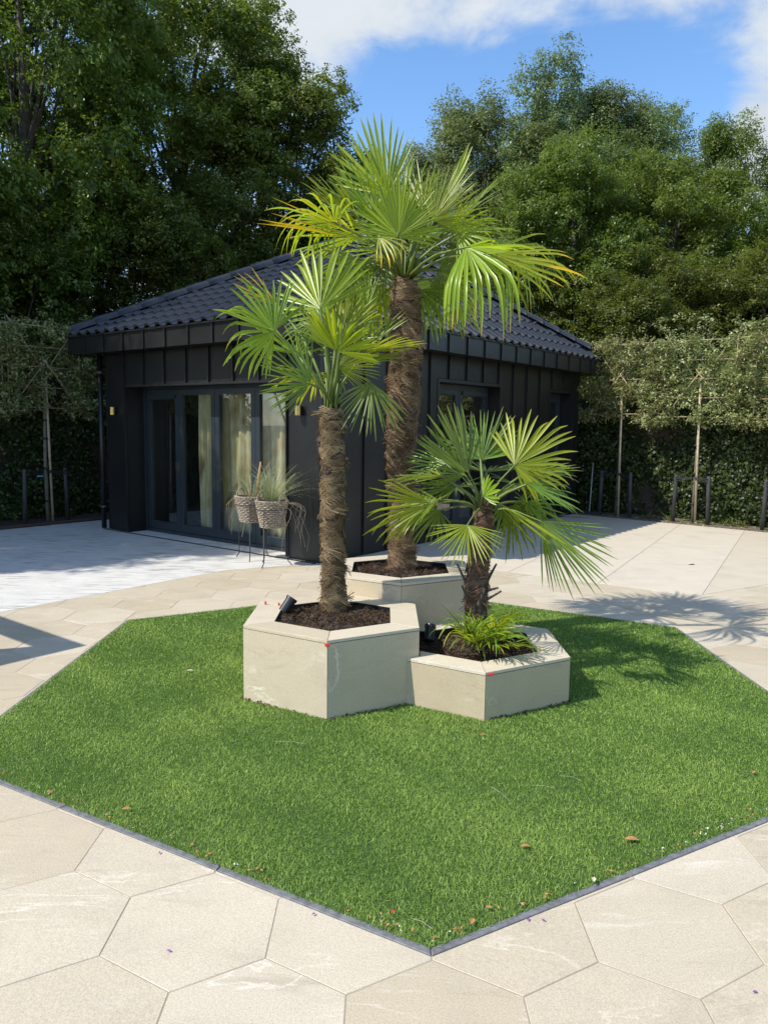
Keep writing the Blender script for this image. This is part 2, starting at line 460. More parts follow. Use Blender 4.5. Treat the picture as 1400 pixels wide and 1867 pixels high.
# ------------------------------------------------------------------ layout
YAW = R(38.0)
DL = Vector((-math.cos(YAW), math.sin(YAW), 0))      # along the door front, away from the near corner
DR = Vector((math.sin(YAW), math.cos(YAW), 0))       # along the long side, away from the near corner
HC = Vector((-0.7776, 9.2637, 0))                    # near corner of the house
def H(l, r, z=0.0): return HC + DL * l + DR * r + Vector((0, 0, z))
LW, RW, ZS, ZF = 4.53, 7.36, 2.74, 2.985             # lengths of the two fronts, soffit, top of the fascia
OV = 0.365                                           # overhang of the eaves
HM = Matrix(((DL.x, DR.x, 0, HC.x), (DL.y, DR.y, 0, HC.y), (0, 0, 1, 0), (0, 0, 0, 1)))   # house axes: (l, r, z)

LAWN = [(0.1724, 2.3165), (2.50, 3.6603), (2.50, 6.405), (0.165, 7.755), (-2.175, 6.405), (-2.175, 3.6718)]
KERB_W = 0.031
LAWN_OUT = inset(LAWN, -KERB_W)
DECK = [(-0.80, 9.27), tuple((HC + DL * 4.9)[:2]), (-4.0, 14.6), (-10.9, 5.75), (-8.2, 1.0), (-1.842, 8.74)]
# counter-clockwise order check
def ccw(p): return p if area(p) > 0 else p[::-1]
DECK_A = ccw([(-0.80, 9.27), (-1.842, 8.74), (-6.35, 2.70), (-10.9, 5.75), (-4.1, 14.45), tuple((HC + DL * 4.62)[:2])])
PATIO = ccw([(-0.193, 10.01), (3.205, 7.695), (8.45, 10.84), (4.977, 13.983), (3.70, 15.09)])
HOUSE = ccw([tuple(H(0, 0)[:2]), tuple(H(LW, 0)[:2]), tuple(H(LW, RW)[:2]), tuple(H(0, RW)[:2])])

# ground sheet to the horizon
mb = MB(); n_ = 24
mb.add([(800 * math.cos(2 * math.pi * k / n_), 800 * math.sin(2 * math.pi * k / n_), -0.05) for k in range(n_)], [tuple(range(n_))])
structure(mb.build('ground', M['earth']))
mb = MB(); mb.add([(-14, 0.2, -.0018), (10, .2, -.0018), (10, 16, -.0018), (-14, 16, -.0018)], [(0, 1, 2, 3)])
base = structure(mb.build('paving_bed', M['grout']))

# hexagonal paving: one object per tile
path = bpy.data.objects.new('path', None); COL.objects.link(path); structure(path)
SH, OX, OY = 0.3074, 0.1724, 2.2645
J = 0.0016
full = inset(hexagon(0, 0, SH), J)
mb = MB(); mb.prism(full, -.02, 0.0, .0018); tile_me = mb.mesh('paving_tile'); tile_me.materials.append(M['paving'])
def lattice():
    w = SH * math.sqrt(3)
    for j in range(-4, 24):
        for i in range(-12, 14):
            # centres so that (OX, OY) is an upper vertex of the zigzag row
            yield OX + w * (i + (0.5 if j % 2 else 0.0)), OY - SH + j * 1.5 * SH
REG_A = ccw([(-7.0, .9), (5.6, .9), (5.6, 9.2), (3.21, 7.70), (-0.1, 9.95), (-.7, 9.35), (-1.84, 8.74), (-7.0, 1.8)])
cnt = 0
for (cx, cy) in lattice():
    if cy < 1.15 or cy > 10.4 or cx < -5.6 or cx > 5.4: continue
    if abs(cx) > 0.66 * (cy + 1.1) + .2: continue
    h = hexagon(cx, cy, SH)
    pieces = [h]
    for cut in (LAWN_OUT, DECK_A, PATIO, HOUSE):
        nxt = []
        for p in pieces: nxt += subtract(p, cut)
        pieces = nxt
    for p in pieces:
        p = clean(p)
        if len(p) < 3 or abs(area(p)) < .002: continue
        if abs(area(p)) > .995 * abs(area(h)):
            o = link('paving_tile', tile_me, None, path); o.location = (cx, cy, random.uniform(-.0008, .0008))
        else:
            mx, my = sum(a[0] for a in p) / len(p), sum(a[1] for a in p) / len(p)
            q = inset([(a[0] - mx, a[1] - my) for a in p], J)
            if area(q) < .001: continue
            m2 = MB(); m2.prism(q, -.02, 0.0, .0015)
            o = m2.build('paving_tile', M['paving'], path); o.location = (mx, my, random.uniform(-.0008, .0008))
        cnt += 1
print('paving tiles', cnt)

# patio of large slabs, joints square to the path
patio = bpy.data.objects.new('patio', None); COL.objects.link(patio); structure(patio)
th = R(61); nrm2 = (math.sin(th), -math.cos(th)); d0 = nrm2[0] * 2.558 + nrm2[1] * 8.608
for k in range(-6, 7):
    p = clip(PATIO, nrm2, d0 + (k + 1) * 1.07); p = clip(p, (-nrm2[0], -nrm2[1]), -(d0 + k * 1.07)) if len(p) > 2 else []
    p = clean(p) if len(p) > 2 else []
    if len(p) < 3 or abs(area(p)) < .01: continue
    mx, my = sum(a[0] for a in p) / len(p), sum(a[1] for a in p) / len(p)
    m2 = MB(); m2.prism(inset([(a[0] - mx, a[1] - my) for a in p], .0035), -.02, 0.001, .0015)
    o = m2.build('patio_slab', M['patio'], patio); o.location = (mx, my, 0)

# pale deck in front of the doors, with its edging strip
deck = bpy.data.objects.new('deck', None); COL.objects.link(deck); structure(deck)
m2 = MB(); inner = DECK_A; 
edge_n = edges_out(DECK_A)
m2.prism(inset(DECK_A, .10), -.02, .002, .001); m2.build('deck_floor', M['deck'], deck)
din = inset(DECK_A, .104)
for i in range(len(DECK_A)):
    a, b = DECK_A[i], DECK_A[(i + 1) % len(DECK_A)]
    ia, ib = din[i], din[(i + 1) % len(din)]
    if math.hypot(a[0] - b[0], a[1] - b[1]) < .3: continue
    m2 = MB(); m2.prism(inset([a, b, ib, ia], .002), -.02, .002, .001); m2.build('edging_strip', M['deck'], deck)
m2 = MB(); m2.box((.56, .004, -.01), (4.01, .29, .0025), HM); m2.build('deck_floor', M['deck'], deck)
# drain slot along the door front
m2 = MB(); m2.box((.02, -.085, .003), (LW + .1, -.050, .009), HM); structure(m2.build('drain_slot', M['zinc_trim']))

# kerb round the lawn: single blue-stone strips
kerb = bpy.data.objects.new('kerb', None); COL.objects.link(kerb); structure(kerb)
for i in range(6):
    a, b = Vector((*LAWN[i], 0)), Vector((*LAWN[(i + 1) % 6], 0)); ao, bo = Vector((*LAWN_OUT[i], 0)), Vector((*LAWN_OUT[(i + 1) % 6], 0))
    L = (b - a).length; n = max(1, round(L / 1.0))
    for k in range(n):
        t0, t1 = k / n + .0012, (k + 1) / n - .0012
        q = [tuple((ao.lerp(bo, t0))[:2]), tuple((ao.lerp(bo, t1))[:2]), tuple((a.lerp(b, t1))[:2]), tuple((a.lerp(b, t0))[:2])]
        m2 = MB(); m2.prism(q, -.05, .004, .002); m2.build('kerb_stone', M['kerb'], kerb)

# ------------------------------------------------------------------ lawn
m2 = MB(); m2.prism(LAWN, -.04, .004)
lawn_base = structure(m2.build('lawn', plain('turf_backing', (.045, .085, .016), .9, nscale=40, var=.4)))
P1 = hexagon(-.313, 4.863, .623); P3 = hexagon(.13, 5.853, .62)
P2 = [(.597, 4.25), (1.162, 4.575), (1.162, 5.225), (.640, 5.527), (.2305, 5.291), (.2305, 4.5545), (.1525, 4.5095)]
def make_turf():
    N = 400000
    # denser towards the near edge, where single blades show
    P = np.empty((0, 2))
    while len(P) < N:
        q = np.stack([rng.uniform(-2.2, 2.52, N), rng.uniform(2.29, 7.77, N)], 1)
        keep = rng.random(N) < np.clip((3.3 / q[:, 1]) ** 1.35, .22, 1)
        q = q[keep]; q = q[inside(q, inset(LAWN, -.009))]
        for pl in (inset(P1, .012), inset(P3, .012), inset(P2[:4] + [(.2305, 5.291), (.2305, 4.6)], .012)):
            q = q[~inside(q, pl)]
        P = np.concatenate([P, q])
    P = P[:N]
    far = np.clip(P[:, 1] / 4.0, .8, 2.0)
    # patches lie a little differently, as turf does where it has been walked on
    fx = np.sin(P[:, 0] * 5.1 + 1.3 * np.sin(P[:, 1] * 3.7)) + np.sin(P[:, 1] * 6.3 + 2 * np.sin(P[:, 0] * 2.9)) + .7 * np.sin((P[:, 0] + P[:, 1]) * 11 + np.sin(P[:, 0] * 7))
    ang = rng.uniform(0, 2 * np.pi, N)
    lean = np.abs(rng.normal(.85, .40, N)) + .12 * fx
    h = rng.uniform(.012, .023, N) * (1 + .05 * fx)
    wdt = rng.uniform(.0010, .0019, N) * far
    dx, dy = np.cos(ang), np.sin(ang); ld = rng.uniform(0, 2 * np.pi, N) * .85 + .6
    lx, ly = np.cos(ld), np.sin(ld)
    z0 = np.full(N, .003)
    A = np.stack([P[:, 0] - dx * wdt, P[:, 1] - dy * wdt, z0], 1); B = np.stack([P[:, 0] + dx * wdt, P[:, 1] + dy * wdt, z0], 1)
    mx, my = P[:, 0] + lx * h * lean * .35, P[:, 1] + ly * h * lean * .35
    tx, ty = P[:, 0] + lx * h * lean, P[:, 1] + ly * h * lean
    C = np.stack([mx + dx * wdt * .8, my + dy * wdt * .8, h * .62], 1); D = np.stack([mx - dx * wdt * .8, my - dy * wdt * .8, h * .62], 1)
    T = np.stack([tx, ty, h * np.clip(1.05 - .25 * lean, .5, 1)], 1)
    V = np.stack([A, B, C, D, T], 1).reshape(-1, 3)
    b = np.arange(N) * 5
    F = np.concatenate([np.stack([b, b + 1, b + 2], 1), np.stack([b, b + 2, b + 3], 1), np.stack([b + 3, b + 2, b + 4], 1)])
    sh = np.clip(.40 + .10 * fx / 1.6 + rng.normal(0, .22, N), 0, 1)
    sh = np.where(rng.random(N) < .05, 1.0, sh)
    return fast_mesh('turf', V, F, {'shade': np.repeat(sh, 5)}, k=3)
o = stuff(link('grass', make_turf(), M['turf']))
o['label'] = 'green artificial turf filling the hexagonal lawn'

# ------------------------------------------------------------------ leaf clouds
def leaf_cloud(name, centers, n_per, size, rad, up=.5, squash=.8, seed=0, aspect=.55, outward=None, curl=.25):
    """many pointed leaves round twig ends; centers (k,3)"""
    g = np.random.default_rng(seed)
    k = len(centers); n = k * n_per
    c = np.repeat(centers, n_per, 0)
    off = g.normal(0, 1, (n, 3)); off /= np.linalg.norm(off, axis=1, keepdims=True) + 1e-9
    off *= (g.random((n, 1)) ** .5) * (rad * np.repeat(g.uniform(.6, 1.3, k), n_per)[:, None]); off[:, 2] *= squash
    p = c + off
    nr = g.normal(0, 1, (n, 3)); nr[:, 2] += up * 2
    if outward is not None: nr += np.repeat(outward, n_per, 0) * 1.2
    nr /= np.linalg.norm(nr, axis=1, keepdims=True)
    t = g.normal(0, 1, (n, 3)); t[:, 2] -= .4
    t -= nr * (t * nr).sum(1, keepdims=True); t /= np.linalg.norm(t, axis=1, keepdims=True) + 1e-9
    s = np.cross(nr, t)
    L = size * g.uniform(.65, 1.25, (n, 1)); W = L * aspect * .5
    A = p; T = p + t * L - nr * L * curl * .5; B = p + t * L * .45 + s * W + nr * L * curl * .35; D = p + t * L * .45 - s * W + nr * L * curl * .35
    V = np.stack([A, B, T, D], 1).reshape(-1, 3); b = np.arange(n) * 4
    F = np.stack([b, b + 1, b + 2, b + 3], 1)
    cl = np.repeat(g.uniform(.1, .8, k), n_per)
    sh = np.clip(cl + g.normal(0, .2, n), 0, 1)
    return fast_mesh(name, V, F, {'shade': np.repeat(sh, 4)})

def crown_centers(seed, rx, rz, lobes, per, kind='round'):
    g = np.random.default_rng(seed); cs = []; outs = []
    lob = []
    for i in range(lobes):
        u = g.normal(0, 1, 3); u /= np.linalg.norm(u)
        if kind == 'poplar':
            a = g.uniform(0, 2 * np.pi); hz = g.uniform(-1, .75); rr = (1 - max(0, hz) ** 1.6 * .75) * g.uniform(.25, .95)
            c = np.array([np.cos(a) * rr * rx, np.sin(a) * rr * rx, hz * rz]); lr = (rx * .25, rx * g.uniform(.35, .75))
        else:
            r = g.uniform(.35, 1) ** .5
            c = np.array([u[0] * rx * r * .78, u[1] * rx * r * .78, u[2] * rz * r * .8]); q = rx * g.uniform(.15, .31); lr = (q, q * .75)
        lob.append((c, lr))
        d = g.normal(0, 1, (per, 3)); d[:, 2] = d[:, 2] * .8 + .25; d /= np.linalg.norm(d, axis=1, keepdims=True)
        rad = g.uniform(.45, 1.05, (per, 1))
        cs.append(c + d * rad * np.array([lr[0], lr[0], lr[1]])); outs.append(d)
    return np.concatenate(cs), np.concatenate(outs), lob

CROWNS = {}
def crown_mesh(key, seed, rx, rz, lobes, per, n_per, size, kind='round', rad=.27):
    c, o, lob = crown_centers(seed, rx, rz, lobes, per, kind)
    CROWNS[key] = (leaf_cloud('crown', c, n_per, size, rad, seed=seed, outward=o, up=.7), rx, rz, lob)
crown_mesh('mapleA', 11, 3.0, 4.2, 84, 44, 30, .082, rad=.19)
crown_mesh('mapleB', 12, 3.2, 3.8, 86, 44, 30, .082, rad=.19)
crown_mesh('darkA', 13, 3.0, 4.4, 84, 44, 30, .078, rad=.19)
crown_mesh('poplarA', 14, 2.9, 4.6, 52, 76, 32, .082, 'poplar', .26)
crown_mesh('poplarB', 15, 2.3, 4.2, 44, 76, 32, .082, 'poplar', .26)
crown_mesh('bush', 16, 1.7, 1.5, 26, 50, 30, .07, 'round', .2)

def tree(name, label, key, mat, x, y, zc, s=1.0, sz=1.0, rot=0.0, cat='tree', group=None, bark='bark', lean=0):
    t = thing(name, label, cat, (x, y, 0), group)
    me, rx, rz, lob = CROWNS[key]
    if len(me.materials) == 0: me.materials.append(M[mat])
    o = link('crown', me, None, t)
    o.material_slots[0].link = 'OBJECT'; o.material_slots[0].material = M[mat]
    o.location = (0, 0, zc); o.scale = (s, s, sz); o.rotation_euler = (lean, 0, rot)
    mb = MB(); g = random.Random(int(x * 100 + y * 10))
    H_ = zc + rz * sz * .35; r0 = .07 + .022 * H_
    pts = [Vector((g.uniform(-.12, .12) * k * .5, g.uniform(-.12, .12) * k * .5, H_ * k / 6)) for k in range(7)]; r0 *= .8; pts[0] = Vector((0, 0, -.05))
    mb.tube(pts, [r0 * (1.25 if k == 0 else 1) * (1 - .13 * k) for k in range(7)], 8)
    rotm = Matrix.Rotation(rot, 3, 'Z')
    for i in range(0, len(lob), 3):
        c = Vector(lob[i][0]); c = rotm @ Vector((c.x * s, c.y * s, c.z * sz)); c.z += zc
        k = min(5, max(1, int(6 * (c.z - 1.2) / H_ * .75))); a = pts[k]
        m = a.lerp(c, .5) + Vector((0, 0, -.15 + .1 * g.random()))
        mb.tube([a, m, c], [r0 * .20, r0 * .13, r0 * .05], 5, False)
    mb.build('trunk', M[bark], t, True)
    return t

# ------------------------------------------------------------------ trees round the garden
g_left = 'tall dark trees beyond the left boundary'
# (u px, Y, crown centre height, key, material, scale, z scale)
tree('broadleaf_tree', 'huge dark broadleaf tree filling the upper left corner of the view', 'mapleA', 'leafA', -7.4, 15.6, 8.2, 1.15, 1.28, .3, group=g_left)
tree('broadleaf_tree', 'dark tree behind the left pleached frame, left edge of the view', 'darkA', 'leafC', -9.6, 13.4, 5.2, 1.05, 1.0, 1.1, group=g_left)
tree('broadleaf_tree', 'tall tree above the left roof hip with a lighter green top', 'mapleB', 'leafA', -5.2, 20.3, 9.4, 1.15, 1.18, 2.2, group=g_left)
tree('broadleaf_tree', 'rounded tree just left of the tallest palm, its right side against the sky', 'mapleA', 'leafA', -3.0, 20.6, 7.4, 1.08, 1.0, 4.0, group=g_left)
tree('broadleaf_tree', 'lower dark green tree behind the left eaves of the house', 'darkA', 'leafC', -4.6, 17.9, 4.6, .95, .88, 2.8, group=g_left)
tree('broadleaf_tree', 'small dark tree behind the middle of the roof', 'mapleB', 'leafC', -1.0, 20.2, 5.0, .85, .85, .9, group=g_left)
tree('broadleaf_tree', 'dark tree at the far left behind the biggest one', 'darkA', 'leafC', -9.8, 19.5, 7.0, 1.25, 1.1, 5.1, group=g_left)
tree('broadleaf_tree', 'leafy dark tree between the hedge and the biggest left tree', 'darkA', 'leafC', -7.6, 15.0, 4.2, .8, .72, .7, group=g_left)
tree('broadleaf_tree', 'dark low tree filling the left edge above the hedge', 'mapleB', 'leafC', -9.4, 16.2, 4.6, 1.0, .9, 3.7, group=g_left)
tree('broadleaf_tree', 'dark tree standing behind the left hip of the roof', 'mapleA', 'leafC', -6.6, 18.6, 5.2, 1.0, .9, 5.7, group=g_left)
g_shade = 'boundary trees shading the pale deck'
for i, (x, y, zc, k, s, sz, r_) in enumerate([(-9.65, 8.95, 5.8, 'mapleB', 1.0, .92, 1.0), (-10.3, 11.2, 7.8, 'darkA', 1.05, 1.05, 2.0), (-13.4, 8.4, 7.0, 'mapleA', 1.0, 1.1, 3.0)]):
    tree('broadleaf_tree', 'boundary tree outside the view whose shade falls on the pale deck, ' + ('nearest the lawn', 'nearest the hedge corner', 'farthest out')[i], k, 'leafC', x, y, zc, s, sz, r_, group=g_shade)
g_pop = 'grey green poplars on the skyline'
tree('poplar_tree', 'tallest grey green poplar on the skyline right of the palms', 'poplarA', 'leafB', 5.6, 27.5, 9.3, 1.1, 1.15, .4, group=g_pop, bark='barkgrey')
tree('poplar_tree', 'grey green poplar directly behind the crown of the tallest palm', 'poplarB', 'leafB', 3.2, 27.0, 8.5, 1.15, 1.1, 1.9, group=g_pop, bark='barkgrey')
tree('poplar_tree', 'grey green poplar on the skyline, right of the tallest one', 'poplarA', 'leafB', 8.8, 28.2, 8.9, 1.08, 1.05, 2.8, group=g_pop, bark='barkgrey')
tree('poplar_tree', 'slim young poplar on the skyline left of the other poplars', 'poplarB', 'leafB', 1.0, 28.5, 7.3, .85, 1.12, 5.0, group=g_pop, bark='barkgrey')
tree('poplar_tree', 'narrow dark topped tree on the skyline near the right edge', 'poplarB', 'leafA', 11.6, 27.5, 8.2, .95, 1.05, 3.3, group=g_pop)
tree('poplar_tree', 'grey green poplar filling the skyline between the two tallest ones', 'poplarB', 'leafB', 7.2, 27.6, 8.9, 1.1, 1.1, 4.4, group=g_pop, bark='barkgrey')
g_right = 'green trees behind the right hedge'
tree('broadleaf_tree', 'olive green tree behind the right roof hip', 'mapleB', 'leafA', 5.0, 22.2, 6.4, .95, 1.02, .2, group=g_right)
tree('broadleaf_tree', 'broad olive green tree in the middle of the right tree mass', 'mapleA', 'leafA', 8.2, 22.6, 6.2, 1.05, .98, 1.7, group=g_right)
tree('broadleaf_tree', 'green tree at the right edge of the view behind the hedge', 'mapleB', 'leafA', 11.4, 22.4, 5.4, 1.0, .98, 3.0, group=g_right)
tree('broadleaf_tree', 'rear green tree filling the gap at the right edge', 'darkA', 'leafA', 14.0, 25.0, 5.8, 1.0, .95, 4.2, group=g_right)
tree('broadleaf_tree', 'dark low tree behind the far corner of the house', 'darkA', 'leafC', 6.6, 20.0, 3.8, .85, .75, 2.4, group=g_right)
tree('broadleaf_tree', 'dark low tree between house and right edge, behind the pleached crowns', 'mapleB', 'leafC', 9.4, 19.4, 3.6, .9, .8, 5.5, group=g_right)
tree('broadleaf_tree', 'dark green tree behind the roof, between the palms and the poplars', 'darkA', 'leafC', 2.6, 21.5, 4.4, .9, .85, 5.9, group=g_right)
g_bush = 'understorey bushes behind the boundary'
for (x, y, z, s, lab) in [(-6.6, 15.2, 1.9, 1.1, 'dark bush behind the left pleached frame'), (-8.2, 13.0, 1.9, 1.1, 'dark bush at the left edge of the view'), (-4.8, 17.0, 2.2, 1.2, 'bush showing over the left end of the eaves'),
                          (7.9, 17.0, 1.9, 1.2, 'bush behind the right pleached crowns'), (5.4, 18.2, 2.0, 1.2, 'bush behind the far corner of the house'), (9.8, 15.6, 1.8, 1.2, 'bush past the right edge of the hedge')]:
    tree('shrub', lab, 'bush', 'leafC', x, y, z, s, s, x, 'shrub', g_bush)

# ------------------------------------------------------------------ ivy hedges
def ivy(name, label, a, b, h, front, n, seed):
    a, b = Vector(a), Vector(b); d = (b - a); L = d.length; d.normalize(); f = Vector(front)
    t = thing(name, label, 'hedge', a)
    g = np.random.default_rng(seed)
    s_ = g.uniform(0, L, n); z_ = g.uniform(.02, h, n) ** 1.0
    bulge = .10 * np.sin(s_ * 2.1 + seed) + .08 * np.sin(z_ * 4.3 + s_ * 1.3) + g.uniform(-.06, .06, n)
    c = np.outer(s_, np.array(d)) + np.outer(bulge + .12, np.array(f)) + np.outer(z_, (0, 0, 1))
    me = leaf_cloud('foliage', c, 14, .056, .10, up=.15, squash=1, seed=seed, aspect=.95, outward=np.tile(np.array(f) * 1.2, (n, 1)), curl=.12)
    link('foliage', me, M['ivy'], t)
    mb = MB(); m = Matrix(((d.x, f.x, 0, 0), (d.y, f.y, 0, 0), (0, 0, 1, 0), (0, 0, 0, 1)))
    mb.box((0, -.10, 0), (L, .0, h - .1), m); mb.build('core', M['soil'], t)
    return t
HD = Vector((0.743, -0.669, 0))                       # run of the right boundary, towards the camera's right
HN = Vector((-0.669, -0.743, 0))                      # its face
HE = Vector((4.977, 13.983, 0))                       # edge of the patio on that boundary
ivy('ivy_hedge', 'dark glossy ivy hedge along the right boundary behind the black posts', HE - HN * .75 - HD * 3.2, HE - HN * .75 + HD * 6.0, 2.25, HN, 3900, 5)
LN = Vector((.788, -.616, 0)); LE = Vector((-5.5, 12.42, 0))
ivy('ivy_hedge', 'ivy hedge in deep shade along the left boundary', LE - LN * .95 - DR * 3.6, LE - LN * .95 + DR * 6.4, 2.35, LN, 3300, 6)
# beds of dry soil in front of the hedges
m2 = MB(); m2.prism(ccw([tuple((HE + HD * 6)[:2]), tuple((HE - HN * .8 + HD * 6)[:2]), tuple((HE - HN * .8 - HD * 3.2)[:2]), tuple((HE - HD * 3.2)[:2])]), -.03, .02)
structure(m2.build('soil_bed', M['bed']))
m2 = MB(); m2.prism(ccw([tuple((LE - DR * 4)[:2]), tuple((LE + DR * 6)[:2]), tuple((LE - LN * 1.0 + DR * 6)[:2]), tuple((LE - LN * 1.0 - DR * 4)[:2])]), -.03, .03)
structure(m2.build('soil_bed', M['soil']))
# rusty edging between the left bed and the deck
m2 = MB(); m2.tube([LE - DR * 4 + Vector((0, 0, .03)), LE + Vector((0, 0, .03)), LE + DR * 1.3 + Vector((0, 0, .03)), LE + DR * 1.6 + LN * .3 + Vector((0, 0, .03))], .022, 6)
structure(m2.build('edging', plain('rusty_edging', (.07, .045, .035), .8)))
def litter(name, c0, dx, dn, L, W, n, size, mat, seed, label, z=.024):
    g = np.random.default_rng(seed)
    c = np.array(c0) + np.outer(g.uniform(0, L, n), np.array(dx)) + np.outer(g.uniform(0, W, n), np.array(dn)); c[:, 2] = z
    o = stuff(link(name, leaf_cloud(name, c, 4, size, .05, up=1.5, squash=.15, seed=seed), M[mat])); o['label'] = label
litter('leaf_litter', HE - HD * 3, HD, -HN, 9, .7, 500, .055, 'drygrass', 31, 'dry leaf litter on the bed under the right hedge')
def tuft_mesh(seed, n, h, spread, w=.004, droop=1.0, lo=.5):
    g = np.random.default_rng(seed); V = []; F = []; A = []
    for i in range(n):
        a = g.uniform(0, 2 * np.pi); l = h * g.uniform(lo, 1.1); out = spread * g.uniform(.2, 1.1)
        p0 = np.array([np.cos(a), np.sin(a), 0]) * g.uniform(0, .05) * min(1, h * 3)
        d = np.array([np.cos(a), np.sin(a), 0]); sd = np.array([-np.sin(a), np.cos(a), 0]) * w * g.uniform(.6, 1.2)
        b = len(V); K = 6; s = g.uniform(0, 1)
        dr_ = droop * g.uniform(.3, 1.2)
        for k in range(K + 1):
            t = k / K
            p = p0 + d * (out * (t + .6 * t * t)) + np.array([0, 0, l * (t - .62 * dr_ * t ** 2.6)])
            ww = (1 - t ** 2 * .95)
            V += [p - sd * ww, p + sd * ww]; A += [s, s]
        for k in range(K):
            F.append((b + 2 * k, b + 2 * k + 1, b + 2 * k + 3, b + 2 * k + 2))
    return fast_mesh('tuft', np.array(V), np.array(F), {'shade': np.array(A)})
weed_me = [tuft_mesh(40 + i, 22, .22, .16, .006) for i in range(3)]
gw = random.Random(4)
weeds = [('green weed tuft at the foot of the first sunlit black post', 1215, 948), ('weed tuft right of the sunlit timber stake', 1312, 958), ('weed tuft between the sunlit posts and the right edge', 1355, 962), ('weed tuft beside the post at the right edge', 1378, 966), ('pale weed tuft in the shade near the house corner', 1165, 946), ('weed tuft at the far right end of the bed', 1396, 968)]
for i, (lab, u, v) in enumerate(weeds):
    p = HE + HD * ((u - 1191) * .0072) - HN * (.22 + .1 * gw.random())
    o = link('weed', weed_me[i % 3].copy(), M['weed']); o.location = (p.x, p.y, .02); tag(o, lab, 'weed', 'weeds along the hedge foot')
o = link('weed', weed_me[0].copy(), M['weed']); p = ground(52, 956); o.location = (p.x - .3, p.y + .2, .03); tag(o, 'spiky weed tuft beside the left hedge post', 'weed')

# ------------------------------------------------------------------ pleached trees on bamboo frames
def pleach_crown(seed, w, h, dep, along, n):
    g = np.random.default_rng(seed)
    s_ = g.uniform(-w / 2, w / 2, n); z_ = g.uniform(-.08, h, n) - .10 * np.abs(s_)
    ragged = g.random(n) < .14
    z_ = np.where(ragged & (z_ > h * .7), z_ + g.uniform(0, .42, n), z_)
    c = np.outer(s_, np.array(along)) + np.outer(g.normal(0, dep, n), (-along[1], along[0], 0)) + np.outer(z_, (0, 0, 1))
    keep = np.array([noise.noise(Vector((a * 2.3 + seed, b * 2.3, 0))) > -.28 for a, b in zip(s_, z_)])
    return leaf_cloud('crown', c[keep], 26, .062, .12, up=.8, squash=.9, seed=seed, aspect=.5)
def pleached(label, foot, along, face, zb, zt, w, seed, mat, n, group='pleached trees trained on bamboo frames'):
    t = thing('pleached_tree', label, 'tree', foot, group)
    mb = MB(); g = random.Random(seed)
    mb.tube([(0, 0, 0), Vector(face) * -.02 + Vector((0, 0, 1.0)), (0.01, 0, zb), (0, 0, zt - .3)], [.035, .03, .026, .014], 8)
    mb.build('trunk', M['barkgrey'], t, True)
    A = Vector(along); f = Vector(face)
    mb = MB(); mb.tube([A * .06 + f * .05, f * .055 + A * .02 + Vector((0, 0, zb + .5))], .021, 8); mb.build('stake', M['stake'], t, True)
    k = 5
    for i in range(k):
        z = zb + (zt - zb) * i / (k - 1) * .92
        mb = MB(); mb.tube([A * (-w * .55) + f * .06 + Vector((0, 0, z + g.uniform(-.02, .02))), A * (w * .55) + f * .06 + Vector((0, 0, z + g.uniform(-.02, .02)))], .0085, 6)
        mb.build('cane', M['bamboo'], t, True)
    for sx in (-1, 1):
        mb = MB(); mb.tube([A * (sx * w * .38) + f * .08 + Vector((0, 0, zb - .1)), A * (sx * w * .38) + f * .08 + Vector((0, 0, zt - .1))], .008, 6); mb.build('cane', M['bamboo'], t, True)
        mb = MB(); mb.tube([A * (-sx * .06) + f * .10 + Vector((0, 0, zb + (zt - zb) * .58)), A * (sx * w * .36) + f * .10 + Vector((0, 0, zb))], .0095, 6); mb.build('cane', M['bamboo'], t, True)
        mb = MB(); mb.tube([A * (sx * .05) + f * .09 + Vector((0, 0, zb + (zt - zb) * .45)), A * (sx * w * .38) + f * .09 + Vector((0, 0, zt))], .008, 6); mb.build('cane', M['bamboo'], t, True)
    for z in (.35, .9, 1.4, 1.7):
        mb = MB(); mb.tube([A * .0 + f * .02 + Vector((0, 0, z)), A * .0 + f * .02 + Vector((0, 0, z + .03))], .048, 10); mb.build('tie', M['rubber'], t, True)
    cr = link('crown', pleach_crown(seed, w * 1.18, zt - zb, .13, (A.x, A.y, 0), n), M[mat], t); cr.location = (0, 0, zb)
    return t
def support(label, foot, along, face, h=.88, gap=.62):
    t = thing('tree_support', label, 'tree support', foot, 'pairs of black tree posts with straps')
    A, f = Vector(along), Vector(face)
    for sx in (-1, 1):
        mb = MB(); p = A * (sx * gap / 2); q = A * (sx * gap / 2 * .93)
        mb.tube([p, q + Vector((0, 0, h - .015)), q + Vector((0, 0, h))], [.036, .036, .030], 12); mb.build('post', M['post'], t, True)
    mb = MB()
    for zz in (-.035, 0, .03):
        for sx in (-1, 1):
            mb.tube([A * (sx * gap / 2 * .93) + f * .045 + Vector((0, 0, h - .07 + zz)), A * (sx * .03) - f * .02 + Vector((0, 0, h - .05 + zz * .4))], .007, 5)
    mb.build('strap', M['rubber'], t)
    return t
def on_bed(u, off=.22):
    """foot on the right bed that shows in picture column u"""
    for i in range(2400):
        p = HE + HD * (-3 + i * .004) - HN * off
        q = p - Vector((0, 0, CAMH)); uu = 700 + FPX * q.dot(_R) / q.dot(_F)
        if uu >= u: return p
    return p
def on_left(u, off=.35):
    best = None
    for i in range(2600):
        p = LE + DR * (-4 + i * .004) - LN * off
        q = p - Vector((0, 0, CAMH)); uu = 700 + FPX * q.dot(_R) / q.dot(_F)
        if best is None or abs(uu - u) < best[0]: best = (abs(uu - u), p)
    return best[1]
